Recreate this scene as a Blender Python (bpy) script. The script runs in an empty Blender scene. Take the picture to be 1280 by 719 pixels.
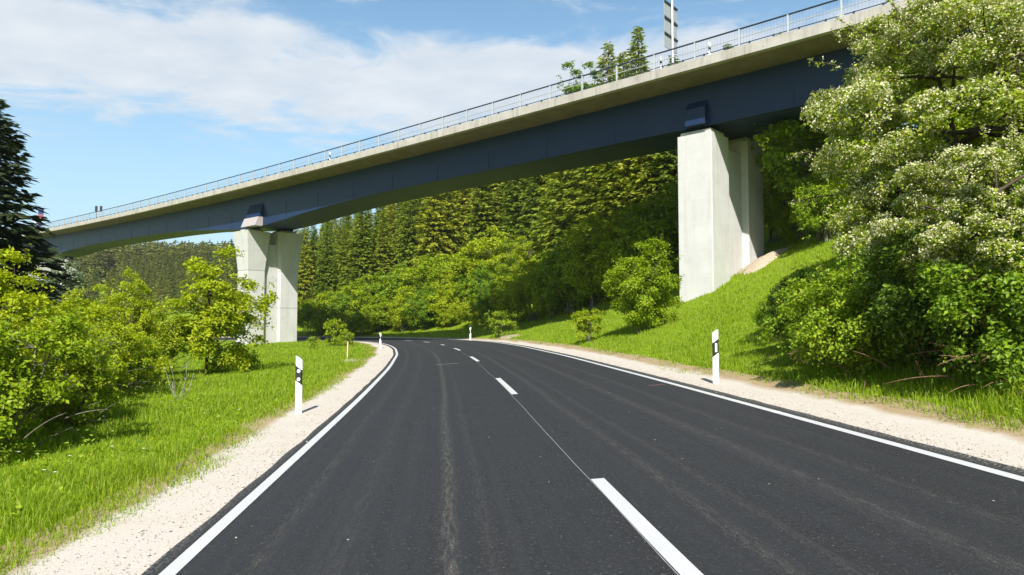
import bpy, math
import numpy as np
from mathutils import Matrix

C = bpy.context.scene.collection
rng = np.random.default_rng(11)
R_ = math.radians
SUN_AZ = R_(2)        # travel direction of the light, turned from +Y towards +X
SUN_EL = R_(44)
HAZE = .00016

# ------------------------------------------------------------------ helpers
def mesh_np(name, V, F4=None, F3=None, smooth=False):
    V = np.asarray(V, np.float32).reshape(-1, 3)
    n4 = 0 if F4 is None else len(F4)
    n3 = 0 if F3 is None else len(F3)
    me = bpy.data.meshes.new(name)
    me.vertices.add(len(V)); me.vertices.foreach_set('co', V.ravel())
    idx = []
    if n4: idx.append(np.asarray(F4, np.int32).ravel())
    if n3: idx.append(np.asarray(F3, np.int32).ravel())
    idx = np.concatenate(idx)
    me.loops.add(len(idx)); me.loops.foreach_set('vertex_index', idx)
    me.polygons.add(n4 + n3)
    st = np.concatenate([np.arange(n4) * 4, n4 * 4 + np.arange(n3) * 3]).astype(np.int32)
    me.polygons.foreach_set('loop_start', st)
    me.polygons.foreach_set('use_smooth', np.full(n4 + n3, bool(smooth)))
    me.update(calc_edges=True)
    return me

class MB:
    """collects pieces of ONE mesh"""
    def __init__(s): s.V = []; s.F4 = []; s.F3 = []; s.n = 0
    def add(s, V, F4=None, F3=None):
        V = np.asarray(V, float).reshape(-1, 3)
        if F4 is not None and len(F4): s.F4.append(np.asarray(F4, int).reshape(-1, 4) + s.n)
        if F3 is not None and len(F3): s.F3.append(np.asarray(F3, int).reshape(-1, 3) + s.n)
        s.V.append(V); s.n += len(V)
    def mesh(s, name, smooth=False):
        return mesh_np(name, np.concatenate(s.V), np.concatenate(s.F4) if s.F4 else None,
                       np.concatenate(s.F3) if s.F3 else None, smooth)
    def tube(s, pts, rad, n=6):
        pts = np.asarray(pts, float); rad = np.broadcast_to(rad, len(pts))
        d = np.gradient(pts, axis=0); d /= np.linalg.norm(d, axis=1)[:, None] + 1e-9
        up = np.array([0, 0, 1.]) if abs(d[0, 2]) < .8 else np.array([1., 0, 0])
        a = np.cross(d, up); a /= np.linalg.norm(a, axis=1)[:, None] + 1e-9
        b = np.cross(d, a)
        th = np.arange(n) / n * 2 * math.pi
        V = pts[:, None] + rad[:, None, None] * (a[:, None] * np.cos(th)[:, None] + b[:, None] * np.sin(th)[:, None])
        m = len(pts); k = np.arange(n); k2 = (k + 1) % n
        F = [np.c_[i * n + k, i * n + k2, (i + 1) * n + k2, (i + 1) * n + k] for i in range(m - 1)]
        V = V.reshape(-1, 3)
        F3 = []
        for base, c in ((0, pts[0]), ((m - 1) * n, pts[-1])):
            ci = len(V); V = np.vstack([V, c]); F3.append(np.c_[base + k, base + k2, np.full(n, ci)])
        s.add(V, np.concatenate(F), np.concatenate(F3))
    def hexa(s, P):
        """eight corners: four at the bottom, four on top, same order"""
        s.add(P, [[3, 2, 1, 0], [4, 5, 6, 7], [0, 1, 5, 4], [1, 2, 6, 5], [2, 3, 7, 6], [3, 0, 4, 7]])
    def box(s, x0, x1, y0, y1, z0, z1):
        s.hexa([(x0, y0, z0), (x1, y0, z0), (x1, y1, z0), (x0, y1, z0), (x0, y0, z1), (x1, y0, z1), (x1, y1, z1), (x0, y1, z1)])
    def loft(s, rings, caps=True):
        """closed rings (m x n x 3) joined along m; end caps are fans"""
        rings = np.asarray(rings, float); m, n = rings.shape[:2]
        k = np.arange(n); k2 = (k + 1) % n
        F = np.concatenate([np.c_[i * n + k, i * n + k2, (i + 1) * n + k2, (i + 1) * n + k] for i in range(m - 1)])
        V = rings.reshape(-1, 3); F3 = []
        if caps:
            for b in (0, (m - 1) * n):
                ci = len(V); V = np.vstack([V, rings.reshape(-1, 3)[b:b + n].mean(0)]); F3.append(np.c_[b + k, b + k2, np.full(n, ci)])
            F3 = np.concatenate(F3)
        s.add(V, F, F3 if caps else None)

def obj(name, me, mat=None, parent=None, bevel=0):
    if isinstance(me, MB): me = me.mesh(name)
    o = bpy.data.objects.new(name, me); C.objects.link(o)
    if mat and not me.materials: me.materials.append(mat)
    if parent: o.parent = parent
    if bevel:
        b = o.modifiers.new('bevel', 'BEVEL'); b.width = bevel; b.segments = 2; b.limit_method = 'ANGLE'
    return o
def empty(name, loc=(0, 0, 0), rz=0, sc=1):
    o = bpy.data.objects.new(name, None); C.objects.link(o)
    o.location = loc; o.rotation_euler = (0, 0, rz); o.scale = (sc, sc, sc) if np.isscalar(sc) else sc
    o.empty_display_size = .2
    return o
def tag(o, label, cat, group=None, kind=None):
    o['label'] = label; o['category'] = cat
    if group: o['group'] = group
    if kind: o['kind'] = kind
    return o
def setting(o, kind='structure'):
    o['kind'] = kind; return o

# ------------------------------------------------------------------ materials
class NT:
    def __init__(s, name):
        s.m = bpy.data.materials.new(name); s.m.use_nodes = True
        s.t = s.m.node_tree; s.t.nodes.clear()
        s.out = s.n('ShaderNodeOutputMaterial')
    def n(s, typ, **kw):
        nd = s.t.nodes.new(typ)
        for k, v in kw.items():
            if k.startswith('i_'):
                key = k[2:]; key = int(key) if key.isdigit() else key.replace('_', ' ')
                s.set(nd.inputs[key], v)
            else: setattr(nd, k, v)
        return nd
    def set(s, sock, v):
        if isinstance(v, bpy.types.NodeSocket): s.t.links.new(v, sock)
        elif isinstance(v, bpy.types.Node): s.t.links.new(v.outputs[0], sock)
        else: sock.default_value = v
    def math(s, op, a, b=0., c=None, clamp=False):
        nd = s.n('ShaderNodeMath', operation=op, use_clamp=clamp); s.set(nd.inputs[0], a); s.set(nd.inputs[1], b)
        if c is not None: s.set(nd.inputs[2], c)
        return nd.outputs[0]
    def mix(s, f, a, b, mode='MIX'):
        nd = s.n('ShaderNodeMix', data_type='RGBA', blend_type=mode)
        s.set(nd.inputs['Factor'], f)
        for i, v in ((6, a), (7, b)): s.set(nd.inputs[i], (*v, 1) if isinstance(v, tuple) and len(v) == 3 else v)
        return nd.outputs[2]
    def ramp(s, f, p0, p1, c0=(0, 0, 0), c1=(1, 1, 1)):
        nd = s.n('ShaderNodeValToRGB'); s.set(nd.inputs[0], f); e = nd.color_ramp.elements
        e[0].position = p0; e[1].position = p1; e[0].color = (*c0, 1); e[1].color = (*c1, 1); return nd.outputs[0]
    def coord(s, kind='Object', scale=(1, 1, 1), loc=(0, 0, 0)):
        tc = s.n('ShaderNodeTexCoord'); mp = s.n('ShaderNodeMapping'); s.t.links.new(tc.outputs[kind], mp.inputs[0])
        mp.inputs['Scale'].default_value = scale; mp.inputs['Location'].default_value = loc; return mp.outputs[0]
    def noise(s, vec, scale, detail=3, rough=.55, dist=0):
        return s.n('ShaderNodeTexNoise', i_Vector=vec, i_Scale=scale, i_Detail=detail, i_Roughness=rough, i_Distortion=dist).outputs[0]
    def principled(s, col, rough=.7, spec=.3, metal=0, normal=None):
        p = s.n('ShaderNodeBsdfPrincipled'); s.set(p.inputs['Base Color'], (*col, 1) if isinstance(col, tuple) and len(col) == 3 else col)
        s.set(p.inputs['Roughness'], rough); s.set(p.inputs['Specular IOR Level'], spec); s.set(p.inputs['Metallic'], metal)
        if normal is not None: s.set(p.inputs['Normal'], normal)
        return p
    def bump(s, h, strength=.3, dist=.02):
        return s.n('ShaderNodeBump', i_Height=h, i_Strength=strength, i_Distance=dist).outputs[0]
    def done(s, sh):
        s.t.links.new(sh.outputs[0] if isinstance(sh, bpy.types.Node) else sh, s.out.inputs[0]); return s.m

def leaf_mat(name, cols, trans=.3, rough=.55, spec=.25, tree_var=.25, glow=1.35):
    m = NT(name)
    g = m.n('ShaderNodeNewGeometry')
    rnd = g.outputs['Random Per Island']
    r = m.n('ShaderNodeValToRGB'); m.t.links.new(rnd, r.inputs[0]); e = r.color_ramp.elements
    e[0].color = (*cols[0], 1); e[1].color = (*cols[-1], 1)
    for i, c in enumerate(cols[1:-1]):
        x = e.new((i + 1) / (len(cols) - 1)); x.color = (*c, 1)
    oi = m.n('ShaderNodeObjectInfo')
    v = m.math('MULTIPLY_ADD', oi.outputs['Random'], tree_var, 1 - tree_var / 2)
    hsv = m.n('ShaderNodeHueSaturation'); m.set(hsv.inputs['Color'], r.outputs[0]); m.set(hsv.inputs['Value'], v)
    hs = m.math('MULTIPLY_ADD', oi.outputs['Random'], -.02 * tree_var / .25, .5 + .01 * tree_var / .25); m.set(hsv.inputs['Hue'], hs)
    p = m.principled(hsv.outputs[0], rough, spec)
    t = m.n('ShaderNodeBsdfTranslucent')
    tc = m.mix(1.0, hsv.outputs[0], (glow, glow * 1.05, .5), 'MULTIPLY'); m.set(t.inputs[0], tc)
    mx = m.n('ShaderNodeMixShader'); mx.inputs[0].default_value = trans
    m.t.links.new(p.outputs[0], mx.inputs[1]); m.t.links.new(t.outputs[0], mx.inputs[2])
    return m.done(mx)

def plain(name, col, rough=.5, spec=.4, metal=0, var=.12, scale=6):
    m = NT(name); n = m.noise(m.coord(), scale, 4)
    c = m.mix(n, tuple(x * (1 - var) for x in col), tuple(min(1, x * (1 + var)) for x in col))
    return m.done(m.principled(c, rough, spec, metal))

def bark(name, c0, c1):
    m = NT(name); v = m.coord(scale=(1, 1, .25)); n = m.noise(v, 14, 5, .65)
    return m.done(m.principled(m.ramp(n, .3, .7, c0, c1), .85, .15, normal=m.bump(n, .6, .02)))

def mat_asphalt():
    m = NT('asphalt'); uv = m.n('ShaderNodeUVMap').outputs[0]
    sp = m.n('ShaderNodeSeparateXYZ'); m.t.links.new(uv, sp.inputs[0]); u, v = sp.outputs[0], sp.outputs[1]
    fine = m.noise(uv, 60, 4, .85); mid = m.noise(uv, 2.2, 5, .6)
    vor = m.n('ShaderNodeTexVoronoi', i_Vector=uv, i_Scale=70)
    col = m.mix(m.ramp(fine, .35, .72), (.012, .012, .0125), (.053, .0527, .0535))
    col = m.mix(m.math('MULTIPLY', m.ramp(mid, .35, .75), .45), col, (.04, .04, .042))
    g2 = m.noise(uv, 26, 3, .8); col = m.mix(m.math('MULTIPLY', m.ramp(g2, .5, .7), .5), col, (.065, .064, .063)); col = m.mix(m.math('MULTIPLY', m.ramp(g2, .46, .3), .6), col, (.006, .006, .007))
    vs_ = m.n('ShaderNodeTexVoronoi', i_Vector=uv, i_Scale=26); sep_ = m.n('ShaderNodeSeparateColor'); m.set(sep_.inputs[0], vs_.outputs['Color'])
    spk = m.math('MULTIPLY', m.math('LESS_THAN', vs_.outputs['Distance'], .17), m.math('GREATER_THAN', sep_.outputs[0], .72))
    col = m.mix(m.math('MULTIPLY', spk, .55), col, (.17, .16, .145))
    # long rolling streaks along the lanes
    lane = m.n('ShaderNodeMapping'); m.set(lane.inputs[0], uv); lane.inputs['Scale'].default_value = (5.5, .03, 1)
    st = m.noise(lane.outputs[0], 1.6, 5, .62)
    col = m.mix(m.math('MULTIPLY', m.ramp(st, .5, .8), .3), col, (.06, .058, .055))
    col = m.mix(m.math('MULTIPLY', m.ramp(st, .46, .25), .45), col, (.02, .021, .024))
    # pale grit scattered in narrow tracks
    br = m.n('ShaderNodeMapping'); m.set(br.inputs[0], uv); br.inputs['Scale'].default_value = (24, 3.0, 1)
    brk = m.ramp(m.noise(br.outputs[0], 1.3, 5, .75), .42, .66)
    wob = m.math('MULTIPLY_ADD', m.noise(m.n('ShaderNodeMapping', i_Vector=uv, i_Scale=(0, .12, 1)).outputs[0], 1, 2), .24, -.12)
    tot = None
    for c, w, a in ((-1.43, .06, 1.0), (-1.15, .05, .3), (-2.75, .06, .4), (.55, .07, .55), (.9, .05, .35), (1.75, .09, .55), (2.35, .06, .4), (-2.2, .1, .25)):
        d = m.math('SUBTRACT', m.math('ADD', u, wob), c); d = m.math('DIVIDE', d, w)
        gss = m.math('MULTIPLY', m.math('POWER', 2.718, m.math('MULTIPLY', m.math('MULTIPLY', d, d), -1)), a)
        tot = gss if tot is None else m.math('ADD', tot, gss)
    grit = m.math('MULTIPLY', m.math('MULTIPLY', tot, brk), m.ramp(m.noise(uv, 75, 3, .9), .47, .6), clamp=True)
    col = m.mix(m.math('MULTIPLY', grit, .75), col, (.27, .24, .2))
    # loose white chips
    chip = m.n('ShaderNodeTexVoronoi', i_Vector=uv, i_Scale=5)
    ck = m.math('MULTIPLY', m.math('LESS_THAN', chip.outputs['Distance'], .05), m.ramp(m.noise(uv, .9, 3), .54, .6))
    col = m.mix(ck, col, (.42, .4, .37))
    # gravel dust trodden onto both rims
    au = m.math('ABSOLUTE', u)
    rim = m.math('MULTIPLY', m.ramp(au, 3.38, 3.7) if False else m.math('SUBTRACT', au, 3.36, clamp=True), 3.2)
    rk = m.math('MULTIPLY', m.math('MINIMUM', rim, .75), m.ramp(m.noise(uv, 38, 3, .75), .5, .62))
    col = m.mix(rk, col, (.4, .37, .32))
    h = m.math('ADD', vor.outputs['Distance'], m.math('MULTIPLY', fine, .6))
    rough = m.math('MULTIPLY_ADD', mid, .2, .62)
    return m.done(m.principled(col, rough, .33, normal=m.bump(h, .5, .008)))

def mat_gravel():
    m = NT('gravel'); uv = m.n('ShaderNodeUVMap').outputs[0]
    sp = m.n('ShaderNodeSeparateXYZ'); m.t.links.new(uv, sp.inputs[0])
    v1 = m.n('ShaderNodeTexVoronoi', i_Vector=uv, i_Scale=75); v2 = m.n('ShaderNodeTexVoronoi', i_Vector=uv, i_Scale=17)
    n = m.noise(uv, 1.7, 5, .6)
    col = m.mix(v1.outputs['Color'], (.43, .39, .34), (.5, .458, .402))
    col = m.mix(m.math('MULTIPLY', m.ramp(n, .42, .7), .5), col, (.43, .375, .31))
    col = m.mix(m.math('MULTIPLY', m.math('LESS_THAN', v2.outputs['Distance'], .13), m.ramp(m.noise(uv, 3, 2), .62, .68)), col, (.38, .33, .28))
    # brown earth where the strip frays into the grass
    e = m.math('SUBTRACT', m.math('ABSOLUTE', sp.outputs[0]), m.math('MULTIPLY_ADD', m.noise(uv, .55, 5, .7), -.7, 4.76))
    col = m.mix(m.math('MULTIPLY', e, 6, clamp=True), col, m.mix(m.noise(uv, 24, 4, .7), (.2, .135, .075), (.42, .33, .2)))
    h = m.math('ADD', v1.outputs['Distance'], m.math('MULTIPLY', m.noise(uv, 20, 4), .6))
    return m.done(m.principled(col, .9, .15, normal=m.bump(h, .35, .012)))

def mat_paint():
    m = NT('road_paint'); uv = m.coord('Object')
    n = m.noise(uv, 40, 4, .7); w = m.noise(uv, 2.5, 5, .6)
    col = m.mix(m.ramp(n, .3, .6), (.6, .6, .6), (.78, .79, .79))
    col = m.mix(m.math('MULTIPLY', m.ramp(m.math('MULTIPLY', n, w), .16, .1), .6), col, (.3, .3, .3))
    return m.done(m.principled(col, .55, .4, normal=m.bump(n, .3, .004)))

def mat_seam():
    m = NT('seam_sealer'); n = m.noise(m.coord(), 9, 4)
    return m.done(m.principled(m.mix(n, (.1, .1, .1), (.3, .3, .29)), .7, .3))

def mat_ground():
    m = NT('ground'); p = m.coord('Object')
    n = m.noise(p, .35, 6, .65); f = m.noise(p, 9, 5, .7)
    col = m.mix(m.ramp(f, .3, .7), (.1, .17, .006), (.23, .31, .014))
    col = m.mix(m.math('MULTIPLY', m.ramp(n, .55, .75), .55), col, (.27, .26, .07))
    return m.done(m.principled(col, .95, .1, normal=m.bump(f, .8, .06)))

def mat_concrete(name, c0, c1, stain=.5, drips=0.):
    m = NT(name); p = m.coord('Object')
    n = m.noise(p, .9, 6, .6); f = m.noise(p, 22, 5, .7)
    col = m.mix(m.ramp(n, .3, .72), c0, c1)
    col = m.mix(m.math('MULTIPLY', m.ramp(f, .45, .8), .25), col, tuple(x * .7 for x in c0))
    vs = m.n('ShaderNodeMapping', i_Vector=m.n('ShaderNodeTexCoord').outputs['Object']); vs.inputs['Scale'].default_value = (1.6, 1.6, .09)
    d = m.noise(vs.outputs[0], 1.5, 5, .65)
    col = m.mix(m.math('MULTIPLY', m.ramp(d, .52, .72), stain), col, tuple(x * .62 for x in c0))
    if drips:
        vs2 = m.n('ShaderNodeMapping', i_Vector=m.n('ShaderNodeTexCoord').outputs['Object']); vs2.inputs['Scale'].default_value = (3.5, 3.5, .25)
        d2 = m.noise(vs2.outputs[0], 1.2, 5, .7)
        col = m.mix(m.math('MULTIPLY', m.ramp(d2, .5, .66), drips), col, (.2, .185, .16))
    if name.startswith('pier'):
        sp_ = m.n('ShaderNodeSeparateXYZ'); m.set(sp_.inputs[0], m.n('ShaderNodeTexCoord').outputs['Object'])
        ln_ = m.math('LESS_THAN', m.math('FRACT', m.math('DIVIDE', sp_.outputs[2], 1.35)), .011)
        col = m.mix(m.math('MULTIPLY', ln_, .22), col, (.2, .19, .18))
        soil = m.math('MULTIPLY', m.ramp(m.noise(p, 2.6, 5, .7), .45, .7), .3); col = m.mix(m.math('MULTIPLY', soil, m.ramp(d, .4, .7)), col, (.33, .3, .25))
    hole = m.n('ShaderNodeTexVoronoi', i_Vector=p, i_Scale=1.1)
    col = m.mix(m.math('MULTIPLY', m.math('LESS_THAN', hole.outputs['Distance'], .045), .6), col, (.12, .12, .115))
    return m.done(m.principled(col, .85, .2, normal=m.bump(f, .25, .01)))

def mat_steel_blue():
    m = NT('blue_girder_paint'); p = m.coord('Object'); n = m.noise(p, .5, 5); f = m.noise(p, 5, 4)
    vs = m.n('ShaderNodeMapping', i_Vector=m.n('ShaderNodeTexCoord').outputs['Object']); vs.inputs['Scale'].default_value = (1, 1, .08)
    d = m.noise(vs.outputs[0], 1.4, 4)
    col = m.mix(n, (.006, .018, .058), (.010, .028, .078)); col = m.mix(m.math('MULTIPLY', m.ramp(d, .55, .75), .35), col, (.02, .033, .058))
    return m.done(m.principled(col, m.math('MULTIPLY_ADD', f, .2, .34), .4))

M = {}
M['asphalt'] = mat_asphalt(); M['gravel'] = mat_gravel(); M['paint'] = mat_paint(); M['ground'] = mat_ground(); M['seam'] = mat_seam()
M['pier'] = mat_concrete('pier_concrete', (.47, .463, .452), (.55, .541, .53), .26)
M['fascia'] = mat_concrete('edge_beam_concrete', (.33, .303, .272), (.43, .402, .368), .4, .6)
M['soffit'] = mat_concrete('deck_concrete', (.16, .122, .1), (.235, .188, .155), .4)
M['blue'] = mat_steel_blue()
M['galv'] = plain('galvanised_steel', (.5, .52, .54), .45, .5, .3, .1, 20)
M['rail_dark'] = plain('dark_rail_paint', (.03, .04, .06), .4, .5, .2)
M['dark'] = plain('bearing_black', (.025, .025, .028), .6, .3)
M['white_plastic'] = plain('white_plastic', (.8, .8, .79), .4, .4, 0, .04)
M['black_plastic'] = plain('black_plastic', (.025, .025, .027), .4, .4)
M['reflector'] = plain('reflector', (.75, .75, .73), .2, .7, 0, .1, 60)
M['wood'] = plain('raw_wood', (.55, .42, .2), .7, .2, 0, .25, 30)
M['sign_back'] = plain('sign_back_grey', (.33, .36, .37), .5, .4, .2)
M['sign_red'] = plain('sign_red', (.3, .06, .07), .4, .4)
M['sign_blue'] = plain('sign_blue', (.03, .045, .13), .4, .4)
M['sign_white'] = plain('sign_white', (.75, .75, .75), .4, .4)
M['bark_dark'] = bark('dark_bark', (.03, .022, .015), (.11, .085, .06))
M['bark_grey'] = bark('grey_bark', (.07, .06, .048), (.2, .18, .15))
M['bark_brown'] = bark('reddish_stems', (.07, .04, .022), (.24, .15, .09))
M['twig_pale'] = bark('pale_twigs', (.22, .2, .17), (.4, .37, .32))

# ------------------------------------------------------------------ the road: centre line, heights
CL = np.array([(14, -90, 0), (9.2, -60, 0), (5.2, -30, 0), (3.1, -12, 0), (1.85, -2.5, 0), (1.06, 4.1, 0), (.78, 6.9, 0), (.06, 14.1, 0), (-.4, 18.3, 0), (-1.27, 25.7, -.0), (-1.78, 29.4, -.01),
               (-2.8, 36.5, -.03), (-3.3, 39.3, -.05), (-4.55, 46, -.1), (-6.6, 54.5, -.18), (-9.3, 63, -.28), (-12.9, 71, -.4), (-18, 77.2, -.5), (-24.6, 81.5, -.56),
               (-33.5, 84.6, -.65), (-45, 86.2, -.75), (-70, 85.5, -.9), (-110, 80, -1.1), (-200, 60, -1.5), (-330, 25, -2), (-560, -40, -3)], float)
def catmull(P, per):
    out = []
    Q = np.vstack([2 * P[0] - P[1], P, 2 * P[-1] - P[-2]])
    for i in range(1, len(Q) - 2):
        p0, p1, p2, p3 = Q[i - 1:i + 3]
        n = max(2, int(np.linalg.norm(p2 - p1) / per))
        # centripetal
        t0 = 0.; t1 = np.linalg.norm(p1 - p0) ** .5; t2 = t1 + np.linalg.norm(p2 - p1) ** .5; t3 = t2 + np.linalg.norm(p3 - p2) ** .5
        t = np.linspace(t1, t2, n, endpoint=False)[:, None]
        A1 = (t1 - t) / (t1 - t0) * p0 + (t - t0) / (t1 - t0) * p1; A2 = (t2 - t) / (t2 - t1) * p1 + (t - t1) / (t2 - t1) * p2; A3 = (t3 - t) / (t3 - t2) * p2 + (t - t2) / (t3 - t2) * p3
        B1 = (t2 - t) / (t2 - t0) * A1 + (t - t0) / (t2 - t0) * A2; B2 = (t3 - t) / (t3 - t1) * A2 + (t - t1) / (t3 - t1) * A3
        out.append((t2 - t) / (t2 - t1) * B1 + (t - t1) / (t2 - t1) * B2)
    out.append(P[-1:]); return np.concatenate(out)
RD = catmull(CL, .5)
seg = np.linalg.norm(np.diff(RD[:, :2], axis=0), axis=1); ST0 = np.r_[0, np.cumsum(seg)]
_s = np.arange(0, ST0[-1], .5)
RD = np.c_[np.interp(_s, ST0, RD[:, 0]), np.interp(_s, ST0, RD[:, 1]), np.interp(_s, ST0, RD[:, 2])]
for _ in range(6): RD[1:-1] = RD[1:-1] * .5 + (RD[:-2] + RD[2:]) * .25
ST = np.r_[0, np.cumsum(np.linalg.norm(np.diff(RD[:, :2], axis=0), axis=1))]
TG = np.gradient(RD[:, :2], axis=0); TG /= np.linalg.norm(TG, axis=1)[:, None]
NR = np.c_[TG[:, 1], -TG[:, 0]]                     # to the right of travel
S_OF_Y = lambda y: np.interp(y, RD[:np.argmax(RD[:, 1]), 1], ST[:np.argmax(RD[:, 1])])
SB0, SB1 = S_OF_Y(44), S_OF_Y(68)
BANK = .06 - .035 * np.clip((ST - SB0) / (SB1 - SB0), 0, 1)
def road_uv(x, y):
    """station and signed offset (+ = right side)"""
    x = np.atleast_1d(np.asarray(x, float)); y = np.atleast_1d(np.asarray(y, float))
    s = np.empty(len(x)); u = np.empty(len(x))
    q = RD[::2, :2]
    for a in range(0, len(x), 20000):
        b = slice(a, a + 20000)
        d2 = (x[b, None] - q[None, :, 0]) ** 2 + (y[b, None] - q[None, :, 1]) ** 2
        i = np.minimum(d2.argmin(1) * 2, len(RD) - 1)
        dx = x[b] - RD[i, 0]; dy = y[b] - RD[i, 1]
        al = dx * TG[i, 0] + dy * TG[i, 1]
        s[b] = ST[i] + al; uu = dx * NR[i, 0] + dy * NR[i, 1]
        u[b] = np.sign(uu) * np.where(abs(al) > 1.2, np.hypot(dx, dy), abs(uu))
    return s, u
def road_z(s, u): return np.interp(s, ST, RD[:, 2]) + np.interp(s, ST, BANK) * u
def at_su(s, u):
    x = np.interp(s, ST, RD[:, 0]) + np.interp(s, ST, NR[:, 0]) * u
    y = np.interp(s, ST, RD[:, 1]) + np.interp(s, ST, NR[:, 1]) * u
    return x, y
def sstep(a, b, x): t = np.clip((x - a) / (b - a), 0, 1); return t * t * (3 - 2 * t)
def wob(x, y, k, seed=0):
    r = np.random.default_rng(seed); o = 0
    for i in range(5):
        a = r.uniform(0, 6.28); f = k * (1.7 ** i) * r.uniform(.8, 1.2)
        o = o + np.sin((x * math.cos(a) + y * math.sin(a)) * f + r.uniform(0, 6.28)) / (1.5 ** i)
    return o / 2.2
def ground_z(x, y, flat=True):
    x = np.atleast_1d(np.asarray(x, float)); y = np.atleast_1d(np.asarray(y, float))
    s, u = road_uv(x, y)
    zr = np.interp(s, ST, RD[:, 2]); bk = np.interp(s, ST, BANK)
    # left: meadow sinking a little away from the road
    w = np.clip(-u - 4.3, 0, None)
    zl = zr - bk * 4.3 - .028 * np.minimum(w, 22) - .006 * np.clip(w - 22, 0, 200)
    # right: embankment and wooded hillside, lower towards the far left
    v = np.clip(u - 4.55, 0, None)
    ang = x / np.maximum(y, 8)
    mlt = .13 + .87 * sstep(-.42, -.02, ang) 
    hv = .26 * v + .2 * np.clip(v - 7, 0, None) - .12 * np.clip(v - 22, 0, None) - .29 * np.clip(v - 62, 0, None)
    zrgt = zr + bk * 4.55 + hv * mlt
    zz = np.where(u < -4.3, zl, np.where(u > 4.55, zrgt, zr + bk * u))
    far = sstep(-.2, -.33, ang) * np.clip(y - 150, 0, 250) * .1
    zz = zz + far
    off = np.clip(abs(u) - 4.4, 0, None)
    zz = zz + wob(x, y, .35, 1) * .1 * np.clip(off / 3, 0, 1) + wob(x, y, .07, 2) * .35 * np.clip((off - 4) / 20, 0, 1)
    if flat: zz = zz - .08 * (1 - sstep(4.7, 5.6, abs(u)))
    return zz
def gz(x, y): return float(ground_z(x, y)[0])

def ribbon(name, us, mat, s0, s1, dz, step=.5, jit=None):
    s = np.arange(s0, s1, step); us = np.asarray(us, float)
    U = np.repeat(us[None], len(s), 0)
    if jit is not None: U = jit(s, U)
    X = np.interp(s, ST, RD[:, 0])[:, None] + np.interp(s, ST, NR[:, 0])[:, None] * U
    Y = np.interp(s, ST, RD[:, 1])[:, None] + np.interp(s, ST, NR[:, 1])[:, None] * U
    Z = np.interp(s, ST, RD[:, 2])[:, None] + np.interp(s, ST, BANK)[:, None] * U + (dz if np.isscalar(dz) else np.asarray(dz)[None])
    n = len(us); i, j = np.meshgrid(np.arange(len(s) - 1), np.arange(n - 1), indexing='ij')
    k = (i * n + j).ravel(); F = np.c_[k, k + 1, k + n + 1, k + n]
    me = mesh_np(name, np.c_[X.ravel(), Y.ravel(), Z.ravel()], F)
    uvl = me.uv_layers.new(name='UVMap'); vi = np.empty(len(me.loops), np.int32); me.loops.foreach_get('vertex_index', vi)
    uv = np.c_[U.ravel(), np.repeat(s, n)][vi].astype(np.float32); uvl.data.foreach_set('uv', uv.ravel())
    return setting(obj(name, me, mat))

SN = S_OF_Y(-40); SE = S_OF_Y(60) + 160
def ragged(s, U):
    U = U.copy(); e = wob(s, s * 0, 9, 5) * .02
    U[:, 0] += e; U[:, -1] += wob(s, s * 0, 8, 6) * .02; return U
ribbon('road', [-3.49, -3.3, -1.5, 0, 1.5, 3.3, 3.58], M['asphalt'], SN, SE, 0.0, .4, ragged)
def gj(sgn, sd):
    def f(s, U):
        U = U.copy(); U[:, -1] += sgn * (wob(s, s * 0, 1.1, sd) * .14 + wob(s, s * 0, .2, sd + 1) * .16); return U
    return f
ribbon('gravel_shoulder', [-3.4, -3.7, -4.0, -4.35, -5.0], M['gravel'], SN, SE, [-.02, -.024, -.018, -.012, -.0], .3, gj(-1, 8))
ribbon('gravel_shoulder', [3.48, 3.8, 4.1, 4.4, 5.0], M['gravel'], SN, SE, [-.02, -.02, -.014, -.008, .09], .3, gj(1, 18))
ribbon('edge_line', [-3.36, -3.24], M['paint'], SN, SE, .004)
ribbon('edge_line', [3.24, 3.36], M['paint'], SN, SE, .004)
def sy(y): return float(S_OF_Y(y))
for a, b in ((-24, -17.5), (.2, 6.6), (14.1, 18.2), (25.7, 29.4), (36.2, 39.6), (46.1, 48.2), (54.5, 57.6), (62.6, 65.6), (69.6, 72.4)):
    ribbon('lane_marking', [-.065, .065], M['paint'], sy(a), sy(b), .006, .2)
ribbon('road_seam', [-.083, -.074], M['seam'], sy(-10), sy(50), .004, .5, lambda s, U: U + (wob(s, s * 0, .8, 3) * .012)[:, None])

ribbon('chalk_mark', [-1.6, -1.2, -.75], M['seam'], sy(25.3), sy(25.3) + .12, .0035, .03, lambda s, U: U)
_pm = plain('pink_chalk', (.22, .1, .1), .8, .2)
ribbon('chalk_mark', [2.8, 3.0, 3.12], _pm, sy(13.9), sy(13.9) + .07, .0035, .03)
# ------------------------------------------------------------------ ground sheet
def axis(lo, hi, c, f0, g):
    a = [c]; st = f0
    while a[-1] < hi: a.append(a[-1] + st); st *= g
    b = [c]; st = f0
    while b[-1] > lo: b.append(b[-1] - st); st *= g
    return np.array(sorted(set(b + a)))
gx = np.concatenate([axis(-900, -30, -30, .8, 1.06)[:-1], np.arange(-30, 30, .5), axis(30, 700, 30, .8, 1.06)])
gy = np.concatenate([axis(-120, -4, -4, .8, 1.08)[:-1], np.arange(-4, 60, .5), axis(60, 1500, 60, .6, 1.035)])
GX, GY = np.meshgrid(gx, gy); GZ = ground_z(GX.ravel(), GY.ravel())
n = len(gx); i, j = np.meshgrid(np.arange(len(gy) - 1), np.arange(n - 1), indexing='ij'); k = (i * n + j).ravel()
setting(obj('ground', mesh_np('ground', np.c_[GX.ravel(), GY.ravel(), GZ], np.c_[k, k + 1, k + n + 1, k + n], smooth=True), M['ground']))

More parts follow.
